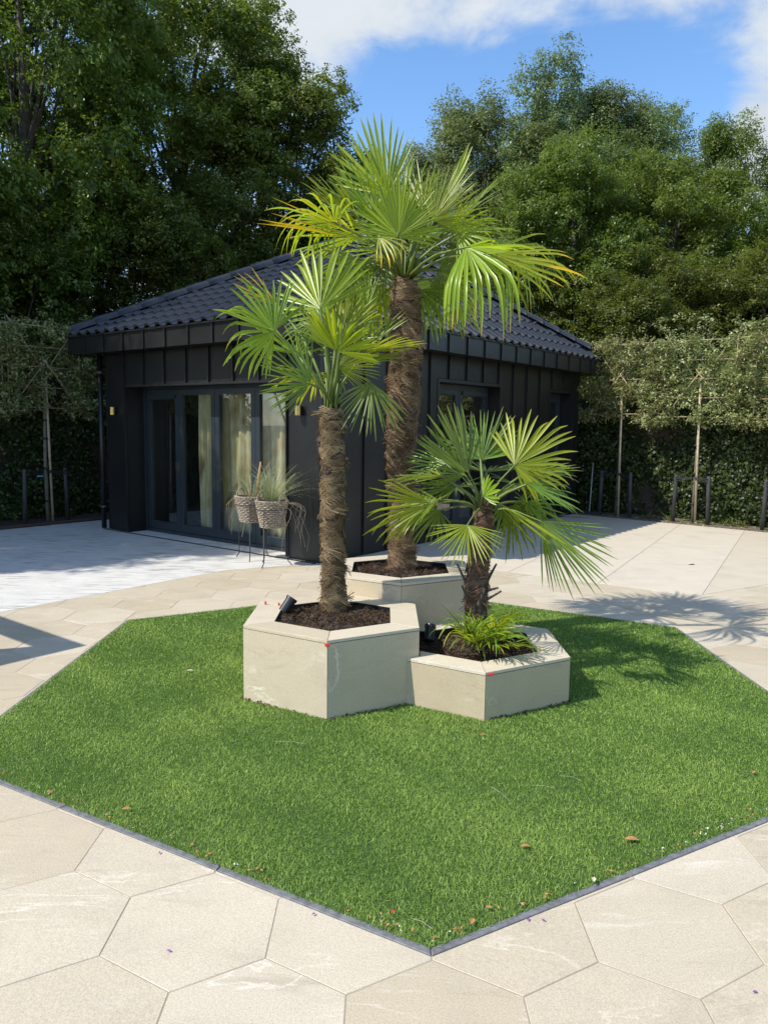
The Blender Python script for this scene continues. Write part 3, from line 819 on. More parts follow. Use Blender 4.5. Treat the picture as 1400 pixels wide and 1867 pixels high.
for (u, zb, lab, seed) in [(1123, 1.98, 'pleached holm oak nearest the house, its stake in shade', 51), (1262, 1.92, 'pleached holm oak with a sunlit pale stake, right of the house', 52), (1432, 1.88, 'pleached holm oak cut off by the right edge of the view', 53)]:
    p = on_bed(u); pleached(lab, p, HD, HN, zb, 3.38, 1.62, seed, 'oak', 600)
for (u, lab) in [(1119, 'black post pair with strap in the shade beside the broom'), (1257, 'sunlit black post pair with strap round the pale stake'), (1425, 'black post pair cut by the right edge of the view')]:
    support(lab, on_bed(u, .12), HD, HN)
for (u, lab, seed, n) in [(88, 'pleached holm oak in shade left of the house', 54, 430), (-60, 'pleached holm oak in shade cut by the left edge', 55, 480)]:
    p = on_left(u); pleached(lab, p, DR, LN, 1.92, 3.35, 1.6, seed, 'oak', n)
support('black post pair in deep shade left of the house', on_left(86, .25), DR, LN, .92, .75)
p = on_left(86, .25)
mb = MB(); mb.box((-.05, -.005, -.008), (.05, .005, .008)); o = mb.build('plant_tag', M['blue']); o.location = (p.x - .03, p.y - .12, .80); tag(o, 'small blue tag tied to the shaded left tree', 'tag')

# broom against the hedge beside the house
p = on_bed(1074, .05)
t = thing('broom', 'broom leaning by the far corner of the house', 'broom', (p.x, p.y, .0))
mb = MB(); mb.tube([(0, 0, .05), (.10, .25, 1.02)], .012, 8); mb.build('handle', M['broompole'], t, True)
mb = MB(); mb.box((-.24, -.03, .0), (.24, .03, .075), Matrix.Rotation(R(-40), 4, 'Z')); mb.build('head', M['broomhead'], t)

# ------------------------------------------------------------------ the garden house
house = thing('garden_house', 'black zinc clad garden house with tiled hip roof and folding glass doors', 'house', HC)
HI = house
def hb(name, a, b, m, parent=None, bev=0.0):
    """box in house axes (along doors, along long side, up), as a part of the house"""
    mb = MB(); mb.box(a, b, HM); me = mb.mesh(name)
    me.transform(Matrix.Translation(-HC)); me.flip_normals() if HM.to_3x3().determinant() < 0 else None
    o = link(name, me, M[m], parent or house)
    return o
T = .30
OP0, OP1, OPZ = .55, 4.02, 2.262            # door opening in the front
# walls
hb('wall', (.005, .005, 0), (OP0 - .002, T, ZS), 'zinc'); hb('wall', (OP1 + .002, .005, 0), (LW - .005, T, ZS), 'zinc')
hb('wall', (OP0, .008, OPZ + .03), (OP1, T, ZS), 'zinc')
W1, W2, WZ = (2.50, 4.27), (6.12, 7.02), 2.345
segs = [(T + .002, W1[0]), (W1[1], W2[0]), (W2[1], RW - .005)]
for a, b in segs: hb('wall', (.005, a, 0), (T, b, ZS), 'zinc')
for w in (W1, W2): hb('wall', (.008, w[0] + .001, WZ + .02), (T, w[1] - .001, ZS), 'zinc')
hb('wall', (LW - T, T + .002, 0), (LW - .005, RW - .005, ZS), 'zinc'); hb('wall', (T + .002, RW - T, 0), (LW - T - .002, RW - .005, ZS), 'zinc')
hb('floor', (.31, .31, -.02), (LW - .31, RW - .31, .03), 'interior_floor')
hb('ceiling', (T + .003, T + .003, 2.5), (LW - T - .003, RW - T - .003, 2.56), 'inside')
hb('partition', (T + .003, 4.6, .03), (LW - T - .003, 4.7, 2.5), 'inside')
# standing seam cladding
def panel_run(axis, edges, z0f, z1, out):
    for i in range(len(edges) - 1):
        a, b = edges[i] + .004, edges[i + 1] - .004
        for (p, q, z0) in z0f(a, b):
            if q - p < .03: continue
            if axis == 'l': hb('cladding_panel', (p, -out, z0), (q, .004, z1), 'zinc')
            else: hb('cladding_panel', (-out, p, z0), (.004, q, z1), 'zinc')
    for e in edges[1:-1]:
        z0 = min((z for (p, q, z) in z0f(e - .02, e + .02)), default=0)
        z0 = max((z for (p, q, z) in z0f(e - .02, e + .02)), default=0)
        if axis == 'l': hb('standing_seam', (e - .009, -out - .030, z0), (e + .009, -out + .001, z1), 'zinc_trim')
        else: hb('standing_seam', (-out - .030, e - .009, z0), (-out + .001, e + .009, z1), 'zinc_trim')
def zl(a, b):
    if b <= OP0 + .03 or a >= OP1 - .03: return [(a, b, .03)]
    r = []
    if a < OP0: r.append((a, OP0 - .004, .03))
    r.append((max(a, OP0 - .0), min(b, OP1), OPZ))
    if b > OP1: r.append((OP1 + .004, b, .03))
    return r
edl = [.003, .545] + [.545 + .4965 * k for k in range(1, 7)] + [4.02, LW]
panel_run('l', edl, zl, ZS - .002, .022)
def zr(a, b):
    for w in (W1, W2):
        if b > w[0] - .05 and a < w[1] + .05:
            r = []
            if a < w[0] - .05: r.append((a, w[0] - .05, .03))
            r.append((max(a, w[0] - .05), min(b, w[1] + .05), WZ + .05))
            if b > w[1] + .05: r.append((w[1] + .05, b, .03))
            return r
    return [(a, b, .03)]
edr = [.003] + [.30 + .4875 * k for k in range(0, 15)] + [RW]
panel_run('r', edr, zr, ZS - .002, .022)
hb('corner_trim', (-.024, -.024, .02), (.002, .002, ZS - .003), 'zinc_trim')
hb('corner_trim', (LW - .02, -.026, .02), (LW + .012, .10, ZS - .003), 'zinc_trim')
hb('corner_trim', (-.028, RW - .02, .02), (.1, RW + .012, ZS - .003), 'zinc_trim')
hb('lintel_trim', (OP0, -.032, OPZ - .035), (OP1, .02, OPZ - .002), 'zinc_trim')
# eaves: soffit, fascia panels with seams, drip edge
hb('soffit', (-OV + .02, -OV + .02, ZS), (LW + OV + .08, RW + OV - .02, ZS + .03), 'zinc')
LE_, RE_ = LW + .47, RW + OV                   # ends of the eaves
hb('fascia_core', (-OV + .012, -OV + .012, ZS + .032), (LE_ - .012, RE_ - .012, ZF - .02), 'zinc')
k = -.36 + .40
cuts = [-OV] + [.04 + .4965 * i for i in range(0, 10)] + [LE_]
for a, b in zip(cuts, cuts[1:]):
    hb('fascia_panel', (a + .003, -OV, ZS - .012), (b - .003, -OV + .014, ZF - .006), 'zinc')
for c_ in cuts[1:-1]: hb('fascia_seam', (c_ - .010, -OV - .024, ZS - .012), (c_ + .010, -OV + .001, ZF - .008), 'zinc_trim')
cuts = [-OV] + [.2575 + .4875 * i for i in range(0, 15)] + [RE_]
for a, b in zip(cuts, cuts[1:]):
    hb('fascia_panel', (-OV, a + .003, ZS - .012), (-OV + .014, b - .003, ZF - .006), 'zinc')
for c_ in cuts[1:-1]: hb('fascia_seam', (-OV - .024, c_ - .010, ZS - .012), (-OV + .001, c_ + .010, ZF - .008), 'zinc_trim')
hb('drip_edge', (-OV - .032, -OV - .032, ZF - .006), (LE_ + .02, -OV + .05, ZF + .016), 'zinc_trim')
hb('drip_edge', (-OV - .032, -OV + .052, ZF - .006), (-OV + .05, RE_ + .02, ZF + .016), 'zinc_trim')
hb('fascia_panel', (LE_ - .01, -OV + .002, ZS - .012), (LE_, RE_, ZF - .006), 'zinc')
# roof: a pyramid hip roof of profiled tiles
AP = Vector((2.33, 3.67, 4.93))
EA, EB, EC, ED = Vector((-OV - .01, -OV - .01, ZF)), Vector((LE_ + .01, -OV - .01, ZF)), Vector((LE_ + .01, RE_ + .01, ZF)), Vector((-OV - .01, RE_ + .01, ZF))
mb = MB()
for a, b in ((EA, EB), (EB, EC), (EC, ED), (ED, EA)):
    mb.add([HM @ a - HC, HM @ b - HC, HM @ AP - HC], [(0, 1, 2)])
roof = mb.build('roof', M['zinc_trim'], house)
TW, TG = .2445, .345
prof = [(0, .012), (.07, .002), (.44, .002), (.54, .040), (.62, .054), (.84, .054), (.93, .036), (1.0, .012)]
def tile_geo(w, up):
    vs, fs = [], []; n = len(prof)
    for j, (y, lift) in enumerate(((-.02, .034), (up, .004))):
        for (x, z) in prof: vs.append((x * w, y, z + lift))
    for (x, z) in prof: vs.append((x * w, -.02, z + .034 - .030))
    for i in range(n - 1):
        fs.append((i, i + 1, n + i + 1, n + i)); fs.append((2 * n + i, 2 * n + i + 1, i + 1, i))
    return vs, fs
vs, fs = tile_geo(TW, TG + .02); mb = MB(); mb.add(vs, fs); rt_me = mb.mesh('roof_tile'); rt_me.materials.append(M['tile'])
leftover = MB(); n_tiles = 0
for (a, b) in ((EA, EB), (ED, EA)):
    a3, b3, p3 = HM @ a, HM @ b, HM @ AP
    if (a, b) == (EA, EB): a3, b3 = b3, a3                        # run left to right as seen from outside
    e = (b3 - a3).normalized(); nv = (b3 - a3).cross(p3 - a3).normalized()
    if nv.z < 0: nv = -nv
    g = nv.cross(e).normalized()
    if g.z < 0: g = -g
    Ln = (b3 - a3).length; hp = (p3 - a3).dot(g); xp = (p3 - a3).dot(e)
    ncol, nrow = int(Ln / TW) + 2, int(hp / TG) + 1
    for r_ in range(nrow):
        y0 = r_ * TG
        xl, xr = xp * y0 / hp, Ln - (Ln - xp) * y0 / hp
        xl2, xr2 = xp * min(1, (y0 + TG) / hp), Ln - (Ln - xp) * min(1, (y0 + TG) / hp)
        for c_ in range(ncol):
            x0 = c_ * TW; x1 = x0 + TW
            if x1 <= xl or x0 >= xr: continue
            mat = Matrix.Translation(a3 - HC + e * x0 + g * y0) @ Matrix((e, g, nv)).transposed().to_4x4()
            if x0 >= xl2 and x1 <= xr2 and n_tiles < 292:
                o = link('roof_tile', rt_me, None, roof); o.matrix_local = mat; n_tiles += 1
            else:
                bm = bmesh.new()
                bv = [bm.verts.new(mat @ Vector(v)) for v in vs]
                for f_ in fs: bm.faces.new([bv[i] for i in f_])
                for (q, sgn) in ((a3, -1), (b3, 1)):
                    hipd = (p3 - q).normalized(); no = hipd.cross(nv).normalized()
                    if no.dot(e) * sgn < 0: no = -no
                    bmesh.ops.bisect_plane(bm, geom=bm.verts[:] + bm.edges[:] + bm.faces[:], plane_co=q - HC, plane_no=no, clear_outer=True)
                bm.verts.index_update()
                leftover.add([v.co for v in bm.verts], [[v.index for v in f_.verts] for f_ in bm.faces]); bm.free()
stuff(leftover.build('cut_roof_tiles', M['tile'], roof))
print('roof tiles', n_tiles)
# hip caps
capv, capf = [], []
for j, (y, s_) in enumerate(((0, 1.08), (.42, .94))):
    for k in range(7):
        a = math.pi * (k / 6); capv.append((math.cos(a) * .125 * s_, y, math.sin(a) * .115 * s_ + .015))
for k in range(7):
    a = math.pi * (k / 6); capv.append((math.cos(a) * .110, 0, math.sin(a) * .098 + .008))
for k in range(6):
    capf += [(k + 1, k, 7 + k, 8 + k), (14 + k, 14 + k + 1, k + 1, k)]
mb = MB(); mb.add(capv, capf); cap_me = mb.mesh('hip_tile', True); cap_me.materials.append(M['tile'])
for q in (EA, EB, ED, EC):
    a3, p3 = HM @ q - HC, HM @ AP - HC
    d = (p3 - a3).normalized(); s_ = d.cross(Vector((0, 0, 1))).normalized(); n_ = s_.cross(d)
    L = (p3 - a3).length; n = int(L / .375)
    for k in range(n + 1):
        o = link('hip_tile', cap_me, None, roof)
        o.matrix_local = Matrix.Translation(a3 + d * (.12 + k * .375) + n_ * .035) @ Matrix((s_, d, n_)).transposed().to_4x4()
# downpipe at the left end
mb = MB(); p0 = H(LW + .10, -.06) - HC
mb.tube([p0 + Vector((0, 0, .02)), p0 + Vector((0, 0, ZS))], .038, 12); dp = mb.build('downpipe', M['zinc_trim'], house, True)
for z in (.35, 2.45):
    mb = MB(); mb.tube([p0 + Vector((0, 0, z)), p0 + Vector((0, 0, z + .03))], .045, 12); mb.build('bracket', M['alu'], dp)

# folding glass doors
D0, D1 = .31, .36
def leaf(name, axis, a, b, z0, z1, dep, fr=.085, vent=False, handle=None, rail=.12, glassmat='glass'):
    fx0, fx1 = dep, dep + .06
    def bx(nm, s0, s1, za, zb, d0, d1, m, par):
        return hb(nm, (s0, d0, za), (s1, d1, zb), m, par) if axis == 'l' else hb(nm, (d0, s0, za), (d1, s1, zb), m, par)
    mb = MB()
    def addb(s0, s1, za, zb):
        A, B = ((s0, fx0, za), (s1, fx1, zb)) if axis == 'l' else ((fx0, s0, za), (fx1, s1, zb))
        mb.box(A, B, HM)
    addb(a, a + fr, z0, z1); addb(b - fr, b, z0, z1); addb(a + fr + .0005, b - fr - .0005, z0, z0 + rail); top = fr + (.06 if vent else 0)
    addb(a + fr + .0005, b - fr - .0005, z1 - top, z1)
    me = mb.mesh(name); me.transform(Matrix.Translation(-HC)); d = link(name, me, M['frame'], house)
    bx('pane', a + fr - .004, b - fr + .004, z0 + rail - .004, z1 - top + .004, dep + .026, dep + .034, glassmat, d)
    # bright glazing bead along the jambs
    if vent: bx('vent', a + fr * .7, b - fr * .7, z1 - fr - .045, z1 - fr + .012, dep - .028, dep - .001, 'frame', d)
    if handle is not None: bx('handle', handle - .012, handle + .012, .98, 1.12, dep - .035, dep - .001, 'chrome', d)
    return d
hb('door_frame', (OP0 + .002, D0 - .02, .0), (OP1 - .002, D0 + .10, .05), 'frame'); hb('door_frame', (OP0 + .002, D0 - .02, 2.20), (OP1 - .002, D0 + .10, OPZ + .028), 'frame')
hb('door_frame', (OP0 + .002, D0 - .02, .052), (.64, D0 + .10, 2.198), 'frame'); hb('door_frame', (3.965, D0 - .02, .052), (OP1 - .002, D0 + .10, 2.198), 'frame')
lv = [.645, 1.495, 2.335, 3.165, 3.96]
for i in range(4):
    d = leaf('glazed_door', 'l', lv[i] + .003, lv[i + 1] - .003, .055, 2.195, D0, vent=(i == 3), handle=(lv[3] + .045 if i == 3 else None))
# doors in the long side
for w, two in ((W1, True), (W2, False)):
    hb('reveal', (-.03, w[0] - .045, .03), (T, w[0] - .001, WZ + .045), 'zinc_trim'); hb('reveal', (-.03, w[1] + .001, .03), (T, w[1] + .045, WZ + .045), 'zinc_trim'); hb('reveal', (-.03, w[0], WZ + .002), (T - .05, w[1], WZ + .045), 'zinc_trim')
    m_ = (w[0] + w[1]) / 2
    for a, b in (((w[0] + .004, m_ - .003), (m_ + .003, w[1] - .004)) if two else ((w[0] + .004, w[1] - .004),)):
        leaf('side_door', 'r', a, b, .06, WZ - .005, .20, fr=.10, vent=True, rail=.16)
    hb('door_sill', (-.05, w[0] + .001, .006), (.26, w[1] - .001, .056), 'frame')
# things inside
def in_house(name, parts, label, cat, group=None):
    t = thing(name, label, cat, HC, group)
    for (nm, a, b, m) in parts: hb(nm, a, b, m, t)
    return t
cn = in_house('kitchen_counter', [('worktop', (.5, 4.0, .90), (4.1, 4.59, .94), 'chrome'), ('cabinet', (.5, 4.03, .04), (4.1, 4.58, .899), 'interior_dark'), ('shelf', (1.9, 4.3, 1.32), (4.15, 4.59, 1.36), 'interior_dark')], 'dark kitchen counter seen through the folding doors', 'counter')
gk = random.Random(3)
for i in range(16):
    l = 2.2 + i * .118; h_ = gk.uniform(.10, .22)
    mb = MB(); mb.tube([H(l, 4.42, .942), H(l, 4.42, .942 + h_ * .7), H(l, 4.42, .942 + h_)], [.03, .03, .014], 8)
    me = mb.mesh('bottle'); o = link('bottle', me, M['glassware']); tag(o, 'small pale bottle on the dim kitchen worktop behind the glass', 'bottle', 'bottles on the kitchen worktop')
in_house('wall_mirror', [('frame', (3.15, 4.57, 1.38), (3.75, 4.597, 1.9), 'interior_dark'), ('mirror', (3.19, 4.56, 1.42), (3.71, 4.569, 1.86), 'glassware')], 'dark framed panel on the rear wall seen through the first pane', 'mirror')
def curtain(l0, l1, seed, label):
    t_ = 40; g = random.Random(seed); V = []; F = []
    for j in range(13):
        z = .07 + (2.36 - .07) * j / 12
        for i in range(t_ + 1):
            s_ = i / t_
            l = l0 + (l1 - l0) * s_; r_ = .50 + .035 * math.sin(s_ * 21 + seed) * (1 - .3 * j / 12) + .02 * math.sin(s_ * 9 + j * .3)
            V.append(H(l, r_, z) - HC)
    for j in range(12):
        for i in range(t_):
            a = j * (t_ + 1) + i; F.append((a, a + 1, a + t_ + 2, a + t_ + 1))
    mb = MB(); mb.add(V, F); o = mb.build('curtain', M['curtain'], None, True); o.location = HC
    md = o.modifiers.new('cloth', 'SOLIDIFY'); md.thickness = .006
    tag(o, label, 'curtain', 'printed curtains behind the folding doors')
curtain(2.50, 2.92, 1, 'narrow printed curtain with brown flower behind the second pane from the left')
curtain(1.72, 2.36, 2, 'wide pale green printed curtain behind the third pane')
curtain(.92, 1.55, 3, 'golden printed curtain behind the pane next to the right pier')

# wall lights: brass half cylinders on the door front
for l, z, lab in ((4.27, 1.87, 'brass cylinder wall light on the shaded left pier'), (.30, 1.87, 'brass cylinder wall light on the sunlit right pier')):
    p = H(l, -.024, z); t = thing('wall_light', lab, 'wall light', p, 'brass wall lights either side of the folding doors')
    out = -DR
    mb = MB(); c = out * .062
    ring = []
    mb.tube([c + Vector((0, 0, -.058)), c + Vector((0, 0, .058))], .045, 24, False); mb.tube([c + Vector((0, 0, .058)), c + Vector((0, 0, -.058))], .041, 24, False); mb.build('lamp_body', M['brass'], t, True)
    mb = MB(); mb.tube([c + Vector((0, 0, -.02)), c + Vector((0, 0, .02))], .041, 16); mb.build('lamp_holder', M['blackplastic'], t)
    mb = MB(); mb.box((-.03, -.018, -.05), (.03, .0, .05), Matrix(((DL.x, DR.x, 0, 0), (DL.y, DR.y, 0, 0), (0, 0, 1, 0), (0, 0, 0, 1)))); mb.build('back_plate', M['blackplastic'], t)

# ------------------------------------------------------------------ planters
def planter(label, poly, h, rim, ztop, seed, sides, opening=None, front=0):
    """slab-clad hexagonal planter; sides: indices of the edges clad in slabs"""
    cx, cy = sum(p[0] for p in poly) / len(poly), sum(p[1] for p in poly) / len(poly)
    t = thing('planter', label, 'planter', (cx, cy, 0), 'hexagonal stone clad planters')
    P = [(p[0] - cx, p[1] - cy) for p in poly]
    op = [(p[0] - cx, p[1] - cy) for p in (opening or inset(poly, rim))]
    n = len(P); ct = .018                       # coping slab thickness
    body = inset(P, .016)
    # inner body as a ring so that the soil can sit in it
    mb = MB()
    b = len(mb.v); opn = inset(op, -.004) 
    mb.v += [(x, y, -.03) for x, y in body] + [(x, y, h - ct - .003) for x, y in body]
    for k in range(n): mb.f.append((k, (k + 1) % n, n + (k + 1) % n, n + k))
    mb.build('core', M['zinc_trim'], t)
    e = edges_out(P)
    for k in range(n):
        if k not in sides: continue
        a, b_ = Vector((*P[k], 0)), Vector((*P[(k + 1) % n], 0)); d = (b_ - a).normalized(); nn = Vector((*e[k][0], 0))
        a2, b2 = a + d * .0016, b_ - d * .0016
        q = [tuple(a2[:2]), tuple(b2[:2]), tuple((b2 - nn * .014 - d * .008)[:2]), tuple((a2 - nn * .014 + d * .008)[:2])]
        mb = MB(); mb.prism(q, -.03, h - ct - .004); mb.build('side_slab', M['planter'], t)
    # mitred coping slabs
    if len(op) == n:
        for k in range(n):
            q = [P[k], P[(k + 1) % n], op[(k + 1) % n], op[k]]
            mb = MB(); mb.prism(inset(q, .0014), h - ct, h, .0012); mb.build('coping_slab', M['coping'], t)
    # inner lining
    mb = MB(); m = len(op)
    mb.v += [(x, y, ztop - .06) for x, y in op] + [(x, y, h - .004) for x, y in op]
    for k in range(m): mb.f.append((k + m, (k + 1) % m + m, (k + 1) % m, k))
    mb.build('lining', M['zinc_trim'], t)
    return t, cx, cy
def mulch(name, label, poly, z, mound, seed, n):
    """uneven ground of bark mulch with loose chips"""
    g = np.random.default_rng(seed)
    p = ccw(list(poly)); xs = [a[0] for a in p]; ys = [a[1] for a in p]
    st = .022; X, Y = np.meshgrid(np.arange(min(xs) - st, max(xs) + st, st), np.arange(min(ys) - st, max(ys) + st, st))
    def hz(x, y): return z + .035 * noise.noise(Vector((x * 5, y * 5, seed))) + .022 * noise.noise(Vector((x * 16, y * 16, seed))) + .012 * noise.noise(Vector((x * 42, y * 42, seed))) + mound * math.exp(-((x - sum(xs) / len(xs)) ** 2 + (y - sum(ys) / len(ys)) ** 2) / .03)
    r_, c_ = X.shape
    V = [(x, y, hz(x, y)) for x, y in zip(X.ravel(), Y.ravel())]
    ins = inside(np.stack([X.ravel(), Y.ravel()], 1), inset(p, -.012))
    F = []
    for j in range(r_ - 1):
        for i in range(c_ - 1):
            q = (j * c_ + i, j * c_ + i + 1, (j + 1) * c_ + i + 1, (j + 1) * c_ + i)
            if all(ins[k] for k in q): F.append(q)
    me = bpy.data.meshes.new(name); me.from_pydata(V, [], F); me.materials.append(M['soil']); me.update()
    o = stuff(link(name, me)); o['label'] = label
    P = np.stack([g.uniform(min(xs), max(xs), n), g.uniform(min(ys), max(ys), n)], 1); P = P[inside(P, inset(p, .008))]
    c = np.array([(x, y, hz(x, y) + .006) for x, y in P])
    ch = leaf_cloud('chips', c, 4, .013, .014, up=.4, squash=.5, seed=seed, aspect=.5)
    k = stuff(link('mulch_chips', ch, M['mulch'], o)); k['label'] = 'loose bark chips lying on the mulch'
    return hz
rim1 = .178
t1, *_ = planter('front left hexagonal planter, medium tall, with the slim hairy palm', P1, .475, rim1, .44, 1, range(6))
hz1 = mulch('mulch', 'dark bark mulch round the left palm', inset(P1, rim1 + .001), .435, .03, 61, 3400)
t3, *_ = planter('rear hexagonal planter, the tallest of the three, with the tall palm', P3, .605, .172, .57, 3, range(6))
hz3 = mulch('mulch', 'dark bark mulch round the tall palm', inset(P3, .173), .565, .02, 63, 3000)
op2 = inset(P2, .172)
P2o = [(.597, 4.455), (.98, 4.676), (.98, 5.125), (.640, 5.32), (.234, 5.085), (.234, 4.665)]
P2six = [P2[0], P2[1], P2[2], P2[3], P2[4], P2[5]]
t2 = thing('planter', 'low front right hexagonal planter with the small bushy palm', 'planter', (.6, 4.9, 0), 'hexagonal stone clad planters')
def planter2():
    c0 = (.6, 4.9); h = .295; ct = .018
    P = [(p[0] - c0[0], p[1] - c0[1]) for p in P2]; n = len(P); e = edges_out(P)
    body = inset(P, .016); mb = MB(); mb.v += [(x, y, -.03) for x, y in body] + [(x, y, h - ct - .003) for x, y in body]
    for k in range(n): mb.f.append((k, (k + 1) % n, n + (k + 1) % n, n + k))
    mb.build('core', M['zinc_trim'], t2)
    for k in (0, 1, 2, 6):
        a, b_ = Vector((*P[k], 0)), Vector((*P[(k + 1) % n], 0)); d = (b_ - a).normalized(); nn = Vector((*e[k][0], 0)); a2, b2 = a + d * .0016, b_ - d * .0016
        q = [tuple(a2[:2]), tuple(b2[:2]), tuple((b2 - nn * .014 - d * .008)[:2]), tuple((a2 - nn * .014 + d * .008)[:2])]
        mb = MB(); mb.prism(q, -.03, h - ct - .004); mb.build('side_slab', M['planter'], t2)
    O = [(.597, 4.455), (.982, 4.677), (.982, 5.123), (.640, 5.32)]
    cop = [[P2[0], P2[1], O[1], O[0]], [P2[1], P2[2], O[2], O[1]], [P2[2], P2[3], O[3], O[2]],
           [P2[3], P2[4], (.2305, 5.14), (.32, 5.135), O[3]], [(.1535, 4.5085), P2[0], O[0], (.2335, 4.664), (.2335, 4.556)]]
    for q in cop:
        q = ccw([(a - c0[0], b - c0[1]) for a, b in q]); mb = MB(); mb.prism(inset(q, .0014), h - ct, h, .0012); mb.build('coping_slab', M['coping'], t2)
    op = [(a - c0[0], b - c0[1]) for a, b in [(.597, 4.455), (.982, 4.677), (.982, 5.123), (.640, 5.32), (.32, 5.135), (.234, 5.13), (.234, 4.664)]]
    m = len(op); mb = MB(); mb.v += [(x, y, .18) for x, y in op] + [(x, y, h - .004) for x, y in op]
    for k in range(m): mb.f.append((k + m, (k + 1) % m + m, (k + 1) % m, k))
    mb.build('lining', M['zinc_trim'], t2)
    return [(a + c0[0], b + c0[1]) for a, b in op]
o2 = planter2()
hz2 = mulch('mulch', 'dark bark mulch round the small palm', [(.597, 4.457), (.98, 4.679), (.98, 5.121), (.640, 5.318), (.236, 5.128), (.236, 4.666)], .245, .01, 62, 2600)
# spacers left in the joints
for (p, sz, lab) in [((-.313, 4.234, .452), (.014, .008, .007), 'red tile spacer at the front corner of the left planter'), ((.63, 4.262, .283), (.012, .008, .006), 'red tile spacer at the front corner of the low planter'),
                     ((-.80, 5.10, .483), (.006, .006, .012), 'red tile clip standing on the rear left rim of the left planter'), ((-.705, 5.075, .481), (.006, .006, .011), 'second red tile clip on the rim, nearer the palm trunk')]:
    mb = MB(); a, b, c = sz; mb.box((-a, -b, -c), (a, b, c)); mb.box((-a * .5, -b * 1.2, -c * .4), (a * .5, b * 1.3, c * .4)); o = mb.build('tile_spacer', M['red']); o.location = p; tag(o, lab, 'tile spacer')
# garden spotlights
for (p, yaw, lab) in [(Vector((-.665, 4.985, .452)), -35, 'black garden spotlight on the rim side of the left planter'), (Vector((.315, 5.00, .262)), 15, 'black garden spotlight in the shaded corner of the low planter')]:
    t = thing('spotlight', lab, 'spotlight', p, 'black garden spotlights in the planters')
    A = Matrix.Rotation(R(yaw), 3, 'Z') @ Vector((.25, .55, .8)).normalized()
    mb = MB(); mb.tube([A * -.005, A * .0, A * .095, A * .098], [.022, .036, .036, .033], 16); mb.tube([A * .094, A * .112], [.040, .040], 16, False); mb.build('lamp_head', M['blackplastic'], t, False)
    mb = MB(); mb.tube([A * .02 + Vector((0, 0, -.005)), Vector((0, 0, -.05))], .008, 8); mb.build('spike', M['blackplastic'], t)

# ------------------------------------------------------------------ palms
def blade(name, hub, A, B, Rr, spread, nseg, droop, tipdry, seed, cup=.34, join=.28, mat='palm', wide=1.0, d0=.55, skew=0.0):
    """a fan of pleated segments: A is the midrib direction, B the side direction (unit, perpendicular)"""
    g = random.Random(seed); N = A.cross(B).normalized()
    V = []; F = []; SHD = []; TIP = []
    dth = spread / nseg
    base_w = math.tan(dth / 2)
    for i in range(nseg):
        th = -spread / 2 + dth * (i + .5 + g.uniform(-.32, .32)); side = abs(th) / (spread / 2 + 1e-6)
        d = (A * math.cos(th) + B * math.sin(th)); d = (d + N * (cup * (.25 + .6 * side) + g.uniform(-.09, .09))).normalized()
        s = (-A * math.sin(th) + B * math.cos(th))
        L = Rr * (1.0 - .26 * side ** 1.5 + skew * th) * g.uniform(.90, 1.09)
        nn = d.cross(s).normalized()
        K = 9; p = hub.copy(); dd = d.copy(); b = len(V)
        dr_ = droop * g.uniform(.55, 1.45) * (1 if g.random() > .28 else 3.2) * (1.7 if d.z < .12 else .65)
        shade = min(1, max(0, .5 + g.uniform(-.32, .32)))
        tipd = tipdry * g.uniform(.4, 1.5) if g.random() < .75 else tipdry * .3
        kink = g.uniform(d0, d0 + .25); tw = g.uniform(-.5, .5)
        for k in range(K + 1):
            t = k / K
            w = min(L * t * base_w * wide, L * join * base_w * wide)
            w *= 1 if t < join else (1 - .28 * (t - join) / (1 - join)) * (1 if t < .80 else max(.14, 1 - ((t - .80) / .20) ** 1.3 * .88))
            ww = s * w; fold = nn * (w * .42)
            V += [p - ww - fold, p + fold, p + ww - fold]
            SHD += [shade] * 3; tv = max(0, min(1, (t - (1 - tipd)) / .12)) if tipd > 0 else 0
            TIP += [tv] * 3
            if t > kink: dd = (dd + Vector((0, 0, -1)) * (dr_ * .55)).normalized()
            else: dd = (dd + Vector((0, 0, -1)) * (dr_ * .02)).normalized()
            p = p + dd * (L / K)
        for k in range(K):
            a = b + 3 * k
            F += [(a, a + 1, a + 4, a + 3), (a + 1, a + 2, a + 5, a + 4)]
    V = np.array([tuple(v) for v in V])
    return fast_mesh(name, V, np.array(F), {'shade': np.array(SHD), 'tip': np.array(TIP)})
def frond(palm, root, hub, tip, spread=150, roll=0, nseg=32, droop=.12, dry=.04, seed=0, cup=.34, mat='palm', B=None, join=.30, wide=1.0, d0=.55, skew=0.0, pet=.010, label=None, name='frond'):
    o0 = palm.location; nseg = max(5, round(nseg * .78))
    A = (tip - hub); Rr = A.length; A.normalize()
    if B is None:
        vc = (Vector((0, 0, CAMH)) - hub).normalized()
        B = A.cross(vc).normalized(); N0 = B.cross(A).normalized()
        B = (B * math.cos(R(roll)) + N0 * math.sin(R(roll))).normalized()
    else:
        B = (B - A * B.dot(A)).normalized()
    mb = MB(); mid = root.lerp(hub, .55) + Vector((0, 0, .10 * (hub - root).length)) 
    mb.tube([root - o0, root.lerp(mid, .6) + Vector((0, 0, .02)) - o0, mid - o0, hub - o0, hub + A * .03 - o0], [pet * 1.5, pet * 1.05, pet * .9, pet * .7, pet * .3], 6)
    f = mb.build(name, M['petiole'], palm, True)
    if label: f['label'] = label
    me = blade('leaf_blade', hub - o0, A, B, Rr, R(spread), nseg, droop, dry, seed, cup, join, mat, wide, d0, skew)
    link('leaf_blade', me, M[mat], f)
    return f
